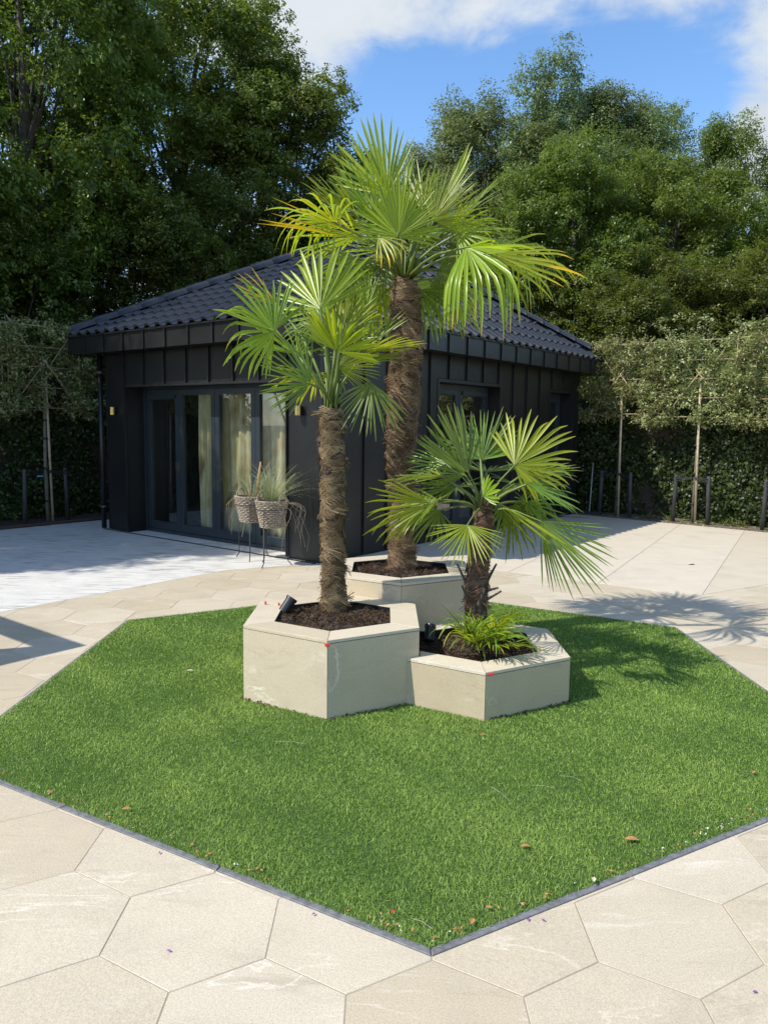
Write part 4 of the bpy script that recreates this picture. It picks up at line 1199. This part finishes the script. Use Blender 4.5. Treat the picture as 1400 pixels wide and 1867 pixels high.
def trunk(palm, pts, rad, seed, n_hair, hair=.09):
    g = np.random.default_rng(seed); o0 = palm.location
    pts = [Vector(p) - o0 for p in pts]
    # smooth centre line
    def cl(t):
        x = t * (len(pts) - 1); i = min(int(x), len(pts) - 2); f = x - i
        return pts[i].lerp(pts[i + 1], f), rad[i] * (1 - f) + rad[i + 1] * f
    V = []; F = []; KR, NS = 70, 24
    for k in range(KR + 1):
        c, r_ = cl(k / KR)
        for j in range(NS):
            a = 2 * math.pi * j / NS
            q = noise.noise(Vector((math.cos(a) * 1.6, math.sin(a) * 1.6, k * .22 + seed))) * .09 + noise.noise(Vector((math.cos(a) * 5, math.sin(a) * 5, k * .6 + seed))) * .10 + (.05 if (k + j // 4) % 5 == 0 else 0)
            rr = r_ * (.93 + q); V.append((c.x + math.cos(a) * rr, c.y + math.sin(a) * rr, c.z))
    for k in range(KR):
        for j in range(NS):
            j2 = (j + 1) % NS; F.append((k * NS + j, k * NS + j2, (k + 1) * NS + j2, (k + 1) * NS + j))
    F.append(tuple(KR * NS + j for j in range(NS)))
    me = bpy.data.meshes.new('trunk'); me.from_pydata(V, [], F); me.update(); me.materials.append(M['trunk'])
    link('trunk', me, None, palm)
    HV = []; HF = []; HS = []
    nb = max(1, n_hair // 11); bt = g.random(nb); ba = g.uniform(0, 2 * np.pi, nb); bup = g.uniform(-.9, .55, nb); bsg = np.where(g.random(nb) < .6, 1, -1)
    blf = np.abs(g.normal(0, .0085, nb)) + np.where(g.random(nb) < .06, g.uniform(.01, .04, nb), 0); bsh = g.normal(0, .24, nb)
    which = g.integers(0, nb, n_hair)
    ts = np.clip(bt[which] + g.normal(0, .0055, n_hair), 0, 1); an = ba[which] + g.normal(0, .13, n_hair)
    for t, a, q_ in zip(ts, an, which):
        c, r_ = cl(t)
        rr = r_ * g.uniform(.95, 1.03); band = math.sin(t * 31 + seed + 1.5 * math.sin(a))
        L = hair * g.uniform(.5, 1.4) / r_; up = bup[q_] + g.normal(0, .16)
        sgn = bsg[q_]; lift = blf[q_] * g.uniform(.5, 1.3)
        s = min(1, max(0, .40 + .18 * band + bsh[q_] + g.normal(0, .12))); b = len(HV); K = 3; w = g.uniform(.0008, .0026)
        for k in range(K + 1):
            q = k / K; aa = a + sgn * L * q; r2 = rr + .004 + lift * q ** 1.5
            z = c.z + up * L * r_ * q - .02 * q * q
            p = (c.x + math.cos(aa) * r2, c.y + math.sin(aa) * r2, z)
            HV += [(p[0], p[1], p[2] - w), (p[0], p[1], p[2] + w)]; HS += [s, s]
        for k in range(K): HF.append((b + 2 * k, b + 2 * k + 1, b + 2 * k + 3, b + 2 * k + 2))
    stuff(link('fibre', fast_mesh('fibre', np.array(HV), np.array(HF), {'shade': np.array(HS)}), M['fibre'], palm))
def auto_frond(palm, crown, az, el, pl, Rr, bend, seed, **kw):
    d = Vector((math.cos(R(az)) * math.cos(R(el)), math.sin(R(az)) * math.cos(R(el)), math.sin(R(el))))
    hub = crown + d * pl; e2 = R(el - bend)
    d2 = Vector((math.cos(R(az)) * math.cos(e2), math.sin(R(az)) * math.cos(e2), math.sin(e2)))
    side = Vector((-math.sin(R(az)), math.cos(R(az)), 0))
    frond(palm, crown + Vector((0, 0, -.05)), hub, hub + d2 * Rr, B=side, seed=seed, **kw)

g_palm = 'fan palms in the hexagonal planters'
# --- left palm
Y1 = 5.08
pa = thing('fan_palm', 'medium fan palm with a slim hairy trunk in the front left planter', 'palm', (-.335, Y1, .44), g_palm)
b1 = at(608, 1110, Y1); c1 = at(604, 742, Y1)
trunk(pa, [(-.335, Y1, .40), at(609, 1085, Y1), at(605, 960, Y1), at(606, 850, Y1), at(603, 745, Y1)], [.098, .080, .074, .077, .072], 2, 9500, .06)
r1 = at(603, 735, Y1)
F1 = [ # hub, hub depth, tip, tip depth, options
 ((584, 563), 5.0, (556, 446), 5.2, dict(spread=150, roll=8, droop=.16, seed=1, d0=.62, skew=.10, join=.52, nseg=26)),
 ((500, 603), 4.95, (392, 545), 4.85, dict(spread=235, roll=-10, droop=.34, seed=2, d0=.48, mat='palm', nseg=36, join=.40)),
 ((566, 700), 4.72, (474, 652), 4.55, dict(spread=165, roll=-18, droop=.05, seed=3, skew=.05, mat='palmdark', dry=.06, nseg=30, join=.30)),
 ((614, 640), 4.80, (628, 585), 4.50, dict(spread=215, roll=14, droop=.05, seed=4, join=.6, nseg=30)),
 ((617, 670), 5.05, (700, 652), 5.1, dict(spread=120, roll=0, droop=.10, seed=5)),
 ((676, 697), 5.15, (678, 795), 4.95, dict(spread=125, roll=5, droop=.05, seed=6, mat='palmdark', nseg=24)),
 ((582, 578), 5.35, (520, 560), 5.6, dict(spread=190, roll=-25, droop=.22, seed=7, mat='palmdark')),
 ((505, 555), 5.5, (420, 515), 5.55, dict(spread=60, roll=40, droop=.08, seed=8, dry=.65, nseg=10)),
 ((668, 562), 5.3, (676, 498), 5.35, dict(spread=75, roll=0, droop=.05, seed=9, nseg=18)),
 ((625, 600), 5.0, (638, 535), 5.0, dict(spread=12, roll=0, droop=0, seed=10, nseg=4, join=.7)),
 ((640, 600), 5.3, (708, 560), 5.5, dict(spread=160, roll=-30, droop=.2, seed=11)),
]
for (h_, hy, t_, ty, kw) in F1:
    frond(pa, r1 + Vector((random.uniform(-.02, .02), random.uniform(-.02, .02), -.03)), at(*h_, hy), at(*t_, ty), **kw)
for i, (az, el, bend) in enumerate([(60, 45, 45), (110, 30, 60), (150, 50, 40), (20, 55, 50), (80, 70, 20)]):
    auto_frond(pa, r1, az, el, .42, .40, bend, 100 + i, spread=200, droop=.14, nseg=28, mat='palm' if i % 2 else 'palmdark')
# --- tall palm
Y3 = 5.9
pc = thing('fan_palm', 'tallest fan palm with a thick shaggy trunk in the rear planter', 'palm', (.14, Y3, .57), g_palm)
trunk(pc, [(.14, Y3, .53), at(733, 1010, Y3), at(734, 930, Y3), at(731, 830, Y3), at(736, 700, Y3), at(741, 620, Y3), at(739, 555, Y3), at(738, 512, Y3)], [.108, .104, .094, .108, (.122), .120, .108, .080], 5, 14000, .075)
r3 = at(737, 505, Y3)
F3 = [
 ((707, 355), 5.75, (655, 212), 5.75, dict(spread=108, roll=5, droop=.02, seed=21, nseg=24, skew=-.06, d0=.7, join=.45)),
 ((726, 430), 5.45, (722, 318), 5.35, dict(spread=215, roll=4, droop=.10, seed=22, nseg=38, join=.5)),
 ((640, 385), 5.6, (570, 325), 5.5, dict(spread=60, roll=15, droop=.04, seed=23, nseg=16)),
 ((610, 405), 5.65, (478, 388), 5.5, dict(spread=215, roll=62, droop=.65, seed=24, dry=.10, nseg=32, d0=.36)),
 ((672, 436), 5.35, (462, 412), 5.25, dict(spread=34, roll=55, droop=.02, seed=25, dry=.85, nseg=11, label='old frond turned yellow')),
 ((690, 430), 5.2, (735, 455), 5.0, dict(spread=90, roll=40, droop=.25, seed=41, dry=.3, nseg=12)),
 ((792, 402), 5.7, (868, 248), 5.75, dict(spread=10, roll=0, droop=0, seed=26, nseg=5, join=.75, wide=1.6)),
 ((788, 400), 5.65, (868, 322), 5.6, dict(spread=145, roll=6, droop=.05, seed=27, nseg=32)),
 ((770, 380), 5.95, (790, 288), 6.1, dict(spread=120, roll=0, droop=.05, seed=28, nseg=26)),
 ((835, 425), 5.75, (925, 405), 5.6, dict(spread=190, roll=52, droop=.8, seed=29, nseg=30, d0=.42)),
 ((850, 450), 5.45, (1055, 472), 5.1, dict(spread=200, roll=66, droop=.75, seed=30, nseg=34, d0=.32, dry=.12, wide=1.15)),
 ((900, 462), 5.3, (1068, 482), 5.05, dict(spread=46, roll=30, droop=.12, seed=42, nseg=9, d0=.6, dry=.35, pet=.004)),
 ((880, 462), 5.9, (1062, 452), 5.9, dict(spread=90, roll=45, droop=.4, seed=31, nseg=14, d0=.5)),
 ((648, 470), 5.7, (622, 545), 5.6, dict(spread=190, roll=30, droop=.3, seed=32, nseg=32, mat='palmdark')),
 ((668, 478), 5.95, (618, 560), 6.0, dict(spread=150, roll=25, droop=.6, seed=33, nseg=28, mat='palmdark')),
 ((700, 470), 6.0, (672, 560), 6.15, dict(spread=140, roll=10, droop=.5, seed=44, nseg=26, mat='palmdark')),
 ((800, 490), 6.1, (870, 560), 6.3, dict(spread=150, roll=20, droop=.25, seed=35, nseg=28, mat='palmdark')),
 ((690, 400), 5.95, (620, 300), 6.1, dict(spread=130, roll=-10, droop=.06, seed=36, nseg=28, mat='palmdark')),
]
for (h_, hy, t_, ty, kw) in F3:
    frond(pc, r3 + Vector((random.uniform(-.03, .03), random.uniform(-.03, .03), -.03)), at(*h_, hy), at(*t_, ty), **{'pet': .012, **kw})
for i, (az, el, bend) in enumerate([(40, 30, 50), (75, 50, 40), (110, 35, 50), (140, 15, 60), (165, 40, 60), (10, 45, 55), (90, 75, 15), (60, 5, 60), (120, 0, 60)]):
    auto_frond(pc, r3, az, el, .50, .52, bend, 130 + i, spread=205, droop=.16, nseg=30, mat='palm' if i % 3 else 'palmdark')
for i, az in enumerate([25, 70, 115, 160]):
    auto_frond(pc, r3 + Vector((0, 0, -.04)), az, 8 - 6 * (i % 3), .40, .46, 75, 400 + i, spread=190, droop=.26, nseg=26, mat='palmdark' if i % 2 else 'palm', d0=.4, dry=.08)
for i, (az, el) in enumerate([(95, 72), (140, 60), (50, 62), (170, 48), (15, 50), (120, 82), (75, 40), (200, 62)]):
    auto_frond(pc, r3, az, el, .42, .62, 14, 430 + i, spread=110 + 9 * (i % 4), droop=.10, nseg=22, mat='palm' if i % 2 else 'palmdark', d0=.55, join=.24)
for i, (az, el) in enumerate([(100, 65), (150, 50), (40, 55), (70, 80)]):
    auto_frond(pa, r1, az, el, .40, .46, 18, 450 + i, spread=120, droop=.12, nseg=20, mat='palm' if i % 2 else 'palmdark', join=.24)
# --- small palm
Y2 = 5.0
pb = thing('fan_palm', 'small bushy fan palm with a short trunk in the low right planter', 'palm', (.61, Y2, .24), g_palm)
trunk(pb, [(.615, Y2, .20), at(868, 1120, Y2), at(870, 1060, Y2), at(875, 990, Y2), at(882, 930, Y2), at(884, 905, Y2)], [.080, .074, .080, .070, .056, .032], 9, 2600, .05)
r2 = at(882, 925, Y2)
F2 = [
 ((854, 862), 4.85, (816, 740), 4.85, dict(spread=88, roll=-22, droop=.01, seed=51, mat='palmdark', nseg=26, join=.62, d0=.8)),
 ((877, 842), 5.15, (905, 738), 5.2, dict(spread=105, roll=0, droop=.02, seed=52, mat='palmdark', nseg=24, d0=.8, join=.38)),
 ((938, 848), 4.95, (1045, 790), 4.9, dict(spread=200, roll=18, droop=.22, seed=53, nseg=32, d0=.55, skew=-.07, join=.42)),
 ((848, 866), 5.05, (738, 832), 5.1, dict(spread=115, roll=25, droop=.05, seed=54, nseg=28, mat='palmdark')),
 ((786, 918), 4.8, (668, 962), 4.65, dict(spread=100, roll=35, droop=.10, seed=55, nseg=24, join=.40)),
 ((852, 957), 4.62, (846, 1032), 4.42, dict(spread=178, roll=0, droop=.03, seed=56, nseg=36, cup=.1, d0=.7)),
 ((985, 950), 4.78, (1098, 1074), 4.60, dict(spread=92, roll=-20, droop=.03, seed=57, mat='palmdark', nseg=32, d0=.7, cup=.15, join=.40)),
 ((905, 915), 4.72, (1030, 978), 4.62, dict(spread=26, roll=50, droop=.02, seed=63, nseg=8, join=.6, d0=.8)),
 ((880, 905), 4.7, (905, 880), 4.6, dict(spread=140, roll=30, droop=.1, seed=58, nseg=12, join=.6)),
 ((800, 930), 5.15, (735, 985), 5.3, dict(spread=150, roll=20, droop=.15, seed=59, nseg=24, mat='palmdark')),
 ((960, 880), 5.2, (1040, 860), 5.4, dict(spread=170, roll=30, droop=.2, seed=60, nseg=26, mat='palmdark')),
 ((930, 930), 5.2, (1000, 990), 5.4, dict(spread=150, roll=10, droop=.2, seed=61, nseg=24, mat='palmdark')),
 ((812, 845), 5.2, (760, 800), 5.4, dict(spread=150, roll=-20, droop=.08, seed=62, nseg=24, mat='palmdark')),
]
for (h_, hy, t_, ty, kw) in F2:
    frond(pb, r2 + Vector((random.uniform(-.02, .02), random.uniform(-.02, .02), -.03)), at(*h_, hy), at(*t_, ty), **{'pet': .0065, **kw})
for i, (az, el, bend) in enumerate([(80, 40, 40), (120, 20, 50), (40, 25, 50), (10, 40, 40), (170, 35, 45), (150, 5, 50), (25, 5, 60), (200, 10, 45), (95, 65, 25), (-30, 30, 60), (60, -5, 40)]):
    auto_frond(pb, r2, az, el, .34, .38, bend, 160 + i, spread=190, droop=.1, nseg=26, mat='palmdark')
# suckers at its foot and stubs of old petioles
gs = random.Random(12)
for i in range(24):
    a_ = -160 + 320 * gs.random() if i < 12 else gs.uniform(-125, -40)
    el_ = gs.uniform(12, 66); r_ = gs.uniform(.06, .12); base_ = at(868, 1172, 4.74) + Vector((gs.uniform(-.08, .12), gs.uniform(-.14, .10), -.01))
    d_ = Vector((math.cos(R(a_)) * math.cos(R(el_)), math.sin(R(a_)) * math.cos(R(el_)), math.sin(R(el_)))); h_ = base_ + d_ * r_
    d2_ = Vector((d_.x * 1.4, d_.y * 1.4, d_.z * .55)).normalized(); L_ = gs.uniform(.24, .37)
    frond(pb, base_, h_, h_ + d2_ * L_, spread=gs.uniform(70, 130), B=Vector((-d_.y, d_.x, 0)), nseg=9, droop=.34, seed=200 + i, pet=.004, join=.14, wide=1.25, d0=.35, mat='palm' if i % 2 else 'palmdark', name='sucker_frond')
for i, (u, v, u2, v2, Y) in enumerate([(893, 1050, 905, 1028, 4.98), (895, 1075, 908, 1072, 4.95), (893, 1090, 914, 1078, 4.94), (846, 1055, 833, 1028, 4.98), (850, 1085, 842, 1068, 4.95), (875, 1095, 883, 1075, 4.90)]):
    mb = MB(); a, b = at(u, v, Y) - pb.location, at(u2, v2, Y - .02) - pb.location; mb.tube([a - (b - a) * .4, a, b], [.012, .010, .006], 6); mb.build('stub', M['bark'], pb)
for pal, rr, Y, hgt in ((pa, r1, Y1, .16), (pc, r3, Y3, .2), (pb, r2, Y2, .12)):   # bare petiole bases in the heart
    for k in range(9):
        a = k * 2.4; d = Vector((math.cos(a) * .045, math.sin(a) * .045, 0))
        mb = MB(); q = rr - pal.location; mb.tube([q + d * .9 + Vector((0, 0, -.12)), q + d * .8 + Vector((0, 0, .02)), q + d * 1.3 + Vector((0, 0, hgt * (.7 + .1 * (k % 4))))], [.012, .008, .005], 6); mb.build('petiole_base', M['petiole'], pal, True)

# ------------------------------------------------------------------ baskets on wire stands
def basket(loc, rt, rb, h, seed, label, glabel, nblade):
    g = random.Random(seed)
    t = thing('wicker_basket', label, 'basket', loc, 'wicker baskets on wire stands')
    rows = 14; mb = MB()
    for j in range(rows):
        z = h * (j + .5) / rows; r_ = rb + (rt - rb) * (j + .5) / rows; n = 48; pts = []
        for k in range(n + 1):
            a = 2 * math.pi * k / n; q = .008 * math.cos(a * 15 / 1 + math.pi * j)
            pts.append((math.cos(a) * (r_ + q), math.sin(a) * (r_ + q), z + g.uniform(-.001, .001)))
        mb.tube(pts, h / rows * .42, 6, False)
    mb.build('woven_wall', M['wicker'], t, True)
    mb = MB()
    for k in range(24):
        a = 2 * math.pi * k / 24; mb.tube([(math.cos(a) * rb, math.sin(a) * rb, 0), (math.cos(a) * rt, math.sin(a) * rt, h)], .0045, 5)
    mb.build('stakes', M['wicker'], t)
    mb = MB(); mb.tube([(math.cos(a) * rb * .98, math.sin(a) * rb * .98, .004) for a in [2 * math.pi * k / 24 for k in range(24)]][:2] , .001, 3)
    mb.prism([(math.cos(2 * math.pi * k / 20) * rb, math.sin(2 * math.pi * k / 20) * rb) for k in range(20)], .0, .008); mb.build('base', M['wicker'], t)
    for off in (0, math.pi):          # twisted rim
        mb = MB(); pts = []
        for k in range(73):
            a = 2 * math.pi * k / 72; w = a * 16 + off; pts.append((math.cos(a) * (rt + .008 * math.cos(w)), math.sin(a) * (rt + .008 * math.cos(w)), h + .008 + .008 * math.sin(w)))
        mb.tube(pts, .009, 6, False); mb.build('rim', M['wicker'], t, True)
    for sx in (-1, 1):
        mb = MB(); pts = []
        for k in range(9):
            a = math.pi * k / 8; pts.append(Vector((DL.x, DL.y, 0)) * (sx * rt * 1.0) + Vector((DR.x, DR.y, 0)) * (.062 * math.cos(a)) + Vector((0, 0, h + .10 * math.sin(a))))
        mb.tube(pts, .010, 7); mb.build('handle', M['wicker'], t, True)
    mb = MB(); mb.prism([(math.cos(2 * math.pi * k / 20) * rt * .95, math.sin(2 * math.pi * k / 20) * rt * .95) for k in range(20)], h - .05, h - .03); mb.build('soil', M['soil'], t)
    # stand: a ring and three legs with turned-out feet
    st = thing('wire_stand', 'thin black wire stand under the ' + ('front' if seed == 1 else 'rear') + ' wicker basket', 'plant stand', (loc[0], loc[1], 0), 'wire plant stands')
    rr = rb + (rt - rb) * .72 + .012; zr = loc[2] + h * .72
    mb = MB(); mb.tube([(math.cos(2 * math.pi * k / 32) * rr, math.sin(2 * math.pi * k / 32) * rr, zr) for k in range(33)], .005, 6, False); mb.build('ring', M['steel'], st, True)
    for k in range(3):
        a = R(-112 + 120 * k + (0 if seed == 1 else 25)); d = Vector((math.cos(a), math.sin(a), 0))
        mb = MB(); mb.tube([d * rr + Vector((0, 0, zr)), d * (rr + .005) + Vector((0, 0, .06)), d * (rr + .05) + Vector((0, 0, .006))], .0068, 6); mb.build('leg', M['steel'], st, True)
    o = link('ornamental_grass', tuft_mesh(70 + seed, nblade, .74, .48, .0036, 1.0, .35), M['drygrass']); o.location = (loc[0], loc[1], loc[2] + h - .03); tag(o, glabel, 'grass plant', 'grasses in the wicker baskets')
    # stray runners hanging over the rim
    mb = MB()
    for k in range(11 if seed == 1 else 5):
        a = g.uniform(-1.2, .6) if seed == 1 else g.uniform(2.2, 5); r0 = rt * .9; L = g.uniform(.25, .6); d = Vector((math.cos(a), math.sin(a), 0)); pts = []
        for q in range(8):
            s_ = q / 7; pts.append(d * (r0 + .26 * math.sin(s_ * 1.9) * L * 1.6 + .03 * math.sin(s_ * 9 + k)) + Vector((.03 * math.sin(s_ * 11 + k), .02 * math.cos(s_ * 8 + k), .10 * math.sin(s_ * 2.2) - L * s_ * s_ * 1.1)))
        mb.tube(pts, .0015, 4, False)
    mb.build('runner', M['stake'], o)
    return t
basket((-1.345, 9.09, .465), .190, .130, .31, 1, 'front wicker basket of grass on a wire stand by the right pier', 'pale arching grass in the front wicker basket', 180)
basket((-1.665, 9.53, .475), .20, .135, .31, 2, 'rear wicker basket of grass, partly hidden by the front one', 'thin grass in the rear wicker basket with a cut brown stem', 60)
p = Vector((-1.60, 9.50, .75)); mb = MB(); mb.tube([p, p + Vector((.03, 0, .25)), p + Vector((.06, -.01, .48))], [.028, .022, .010], 8); mb.tube([p + Vector((-.07, 0, 0)), p + Vector((-.08, 0, .12))], [.02, .016], 8)
o = mb.build('cut_stem', plain('cut_stem', (.42, .22, .11), .7, nscale=30), None, True); tag(o, 'reddish brown cut stem standing in the rear wicker basket', 'plant stem')

# ------------------------------------------------------------------ pergola whose corner throws its shadow on the paving
t = thing('pergola', 'aluminium pergola frame left of the view casting a sharp shadow', 'pergola', (-4.30, 4.82, 0))
PM = Matrix(((DL.x, DR.x, 0, 0), (DL.y, DR.y, 0, 0), (0, 0, 1, 0), (0, 0, 0, 1)))
def pbx(name, a, b): mb = MB(); mb.box(a, b, PM); mb.build(name, M['alu'], t)
pbx('post', (0, -.13, 0), (.13, 0, 2.28)); pbx('post', (3.4, -.13, 0), (3.53, 0, 2.28)); pbx('post', (0, -3.5, 0), (.13, -3.37, 2.28))
pbx('beam', (0, -.14, 2.281), (3.53, 0, 2.46)); pbx('beam', (0, -3.5, 2.281), (.14, -.142, 2.46)); pbx('beam', (3.39, -3.5, 2.281), (3.53, -.142, 2.46))
for k in range(9): pbx('slat', (.142, -.52 - .36 * k, 2.36), (3.388, -.42 - .36 * k, 2.40))

# ------------------------------------------------------------------ small things lying about
def leaf_on(u, v, z, L, mat, label, yaw, name='fallen_leaf', cat='leaf', group=None, flat=.04, wf=.24):
    p = ground(u, v, z); mb = MB(); K = 6; vs = []; fs = []
    for k in range(K + 1):
        s_ = k / K; w = math.sin(math.pi * min(1, s_ * .96 + .04)) ** .8 * L * wf; zz = math.sin(s_ * math.pi) * L * flat * .5
        vs += [(s_ * L - L / 2, -w, zz + w * .5), (s_ * L - L / 2, 0, zz), (s_ * L - L / 2, w, zz + w * .35)]
    for k in range(K):
        a = 3 * k; fs += [(a, a + 1, a + 4, a + 3), (a + 1, a + 2, a + 5, a + 4)]
    mb.add(vs, fs); o = mb.build(name, M[mat], None, True); o.location = p; o.rotation_euler = (0.1, 0.05, R(yaw)); tag(o, label, cat, group); return o
gl = 'dry leaves lying on the lawn'
for (u, v, L, mat, lab, yaw) in [(958, 1543, .040, 'deadleaf', 'curled brown leaf on the grass left of the long straight one', 10), (1152, 1531, .058, 'deadleaf', 'long straight brown leaf on the lawn near the right kerb', 4), (861, 1680, .036, 'deadleaf', 'rust brown leaf on the grass close to the front tip of the lawn', 75),
                              (892, 1655, .026, 'deadleaf', 'small tan leaf just right of the rust brown leaf', -10), (880, 1340, .030, 'deadleaf', 'brown leaf on the lawn below the low planter', 12), (347, 1223, .045, 'paleleaf', 'straw coloured leaf on the lawn left of the planters', 8),
                              (231, 1475, .04, 'deadleaf', 'tiny tan leaf on the left part of the lawn', 20), (1082, 1604, .034, 'paleleaf', 'pale oval leaf leaning on the right kerb', 80), (1373, 1408, .035, 'deadleaf', 'small brown leaf at the right edge of the lawn', 60), (717, 1663, .02, 'red', 'tiny red leaf on the grass near the tip', 30)]:
    leaf_on(u, v, .023, L, mat, lab, yaw, group=gl)
leaf_on(1260, 1029, .004, .11, 'paleleaf', 'single pale leaf lying on the large patio slab', 20)
leaf_on(1045, 943, .006, .9, 'paleleaf', 'long pale palm leaf piece lying on the shaded patio', -8, flat=.05, wf=.03)
for i, (u, v) in enumerate([(308, 1734), (572, 1667), (291, 1555), (990, 1678), (1376, 1809), (963, 1677), (398, 1577), (12, 1402)]):
    leaf_on(u, v, .006, .016, 'petal', 'tiny purple petal fallen near the lawn edge', i * 47, 'petal', 'petal', 'purple petals round the lawn')
g = np.random.default_rng(90)
def grit(n, seed):
    c = []
    for i in range(n):
        k = int(g.choice([5, 0, 1, 2, 4, 3], p=[.34, .34, .1, .05, .12, .05])); a, b = np.array(LAWN[k]), np.array(LAWN[(k + 1) % 6]); t_ = g.random(); q = a + (b - a) * t_; nn = np.array([-(b - a)[1], (b - a)[0]]); nn /= np.linalg.norm(nn)
        q = q + nn * abs(g.normal(.008, .02)); c.append((q[0], q[1], .022))
    return np.array(c)
def foot_crumbs(n, seed):
    g2 = np.random.default_rng(seed); c = []
    for poly, ks in ((P1, (0, 5)), (P2, (0, 1)), (P1, (4,))):
        for k in ks:
            a, b = np.array(poly[k]), np.array(poly[(k + 1) % len(poly)]); nn = np.array([(b - a)[1], -(b - a)[0]]); nn /= np.linalg.norm(nn)
            for i in range(n):
                t_ = g2.beta(.8, .8) if k != 5 else g2.beta(1.2, 3); q = a + (b - a) * t_ + nn * abs(g2.normal(.004, .010)); c.append((q[0], q[1], .016))
    return np.array(c)
o = stuff(link('soil_crumbs', leaf_cloud('soil_crumbs', foot_crumbs(26, 5), 3, .012, .010, up=.5, squash=.4, seed=94, aspect=.8), M['mulch'])); o['label'] = 'dark soil crumbs along the foot of the front planters'
o = stuff(link('grit', leaf_cloud('grit', grit(90, 1), 2, .007, .012, up=.5, squash=.4, seed=91, aspect=.9), M['pebble'])); o['label'] = 'pale grit and bits caught along the inside of the kerb'
o = stuff(link('debris', leaf_cloud('debris', grit(110, 2), 2, .015, .012, up=.8, squash=.4, seed=92, aspect=.5), M['deadleaf'])); o['label'] = 'brown crumbs of leaf along the inside of the kerb'
# straw threads on the grass
for i, (u, v, u2, v2) in enumerate([(895, 1435, 930, 1462), (970, 1433, 1012, 1438), (1025, 1415, 1060, 1424), (750, 1675, 788, 1694), (500, 1352, 560, 1357)]):
    a, b = ground(u, v, .03), ground(u2, v2, .03); m_ = a.lerp(b, .5) + Vector((0, 0, .008))
    mb = MB(); mb.tube([a, m_, b], .0005, 4); o = mb.build('straw', M['paleleaf']); tag(o, 'thin pale straw lying on the lawn', 'straw', 'straws on the lawn')
bpy.context.view_layer.update()
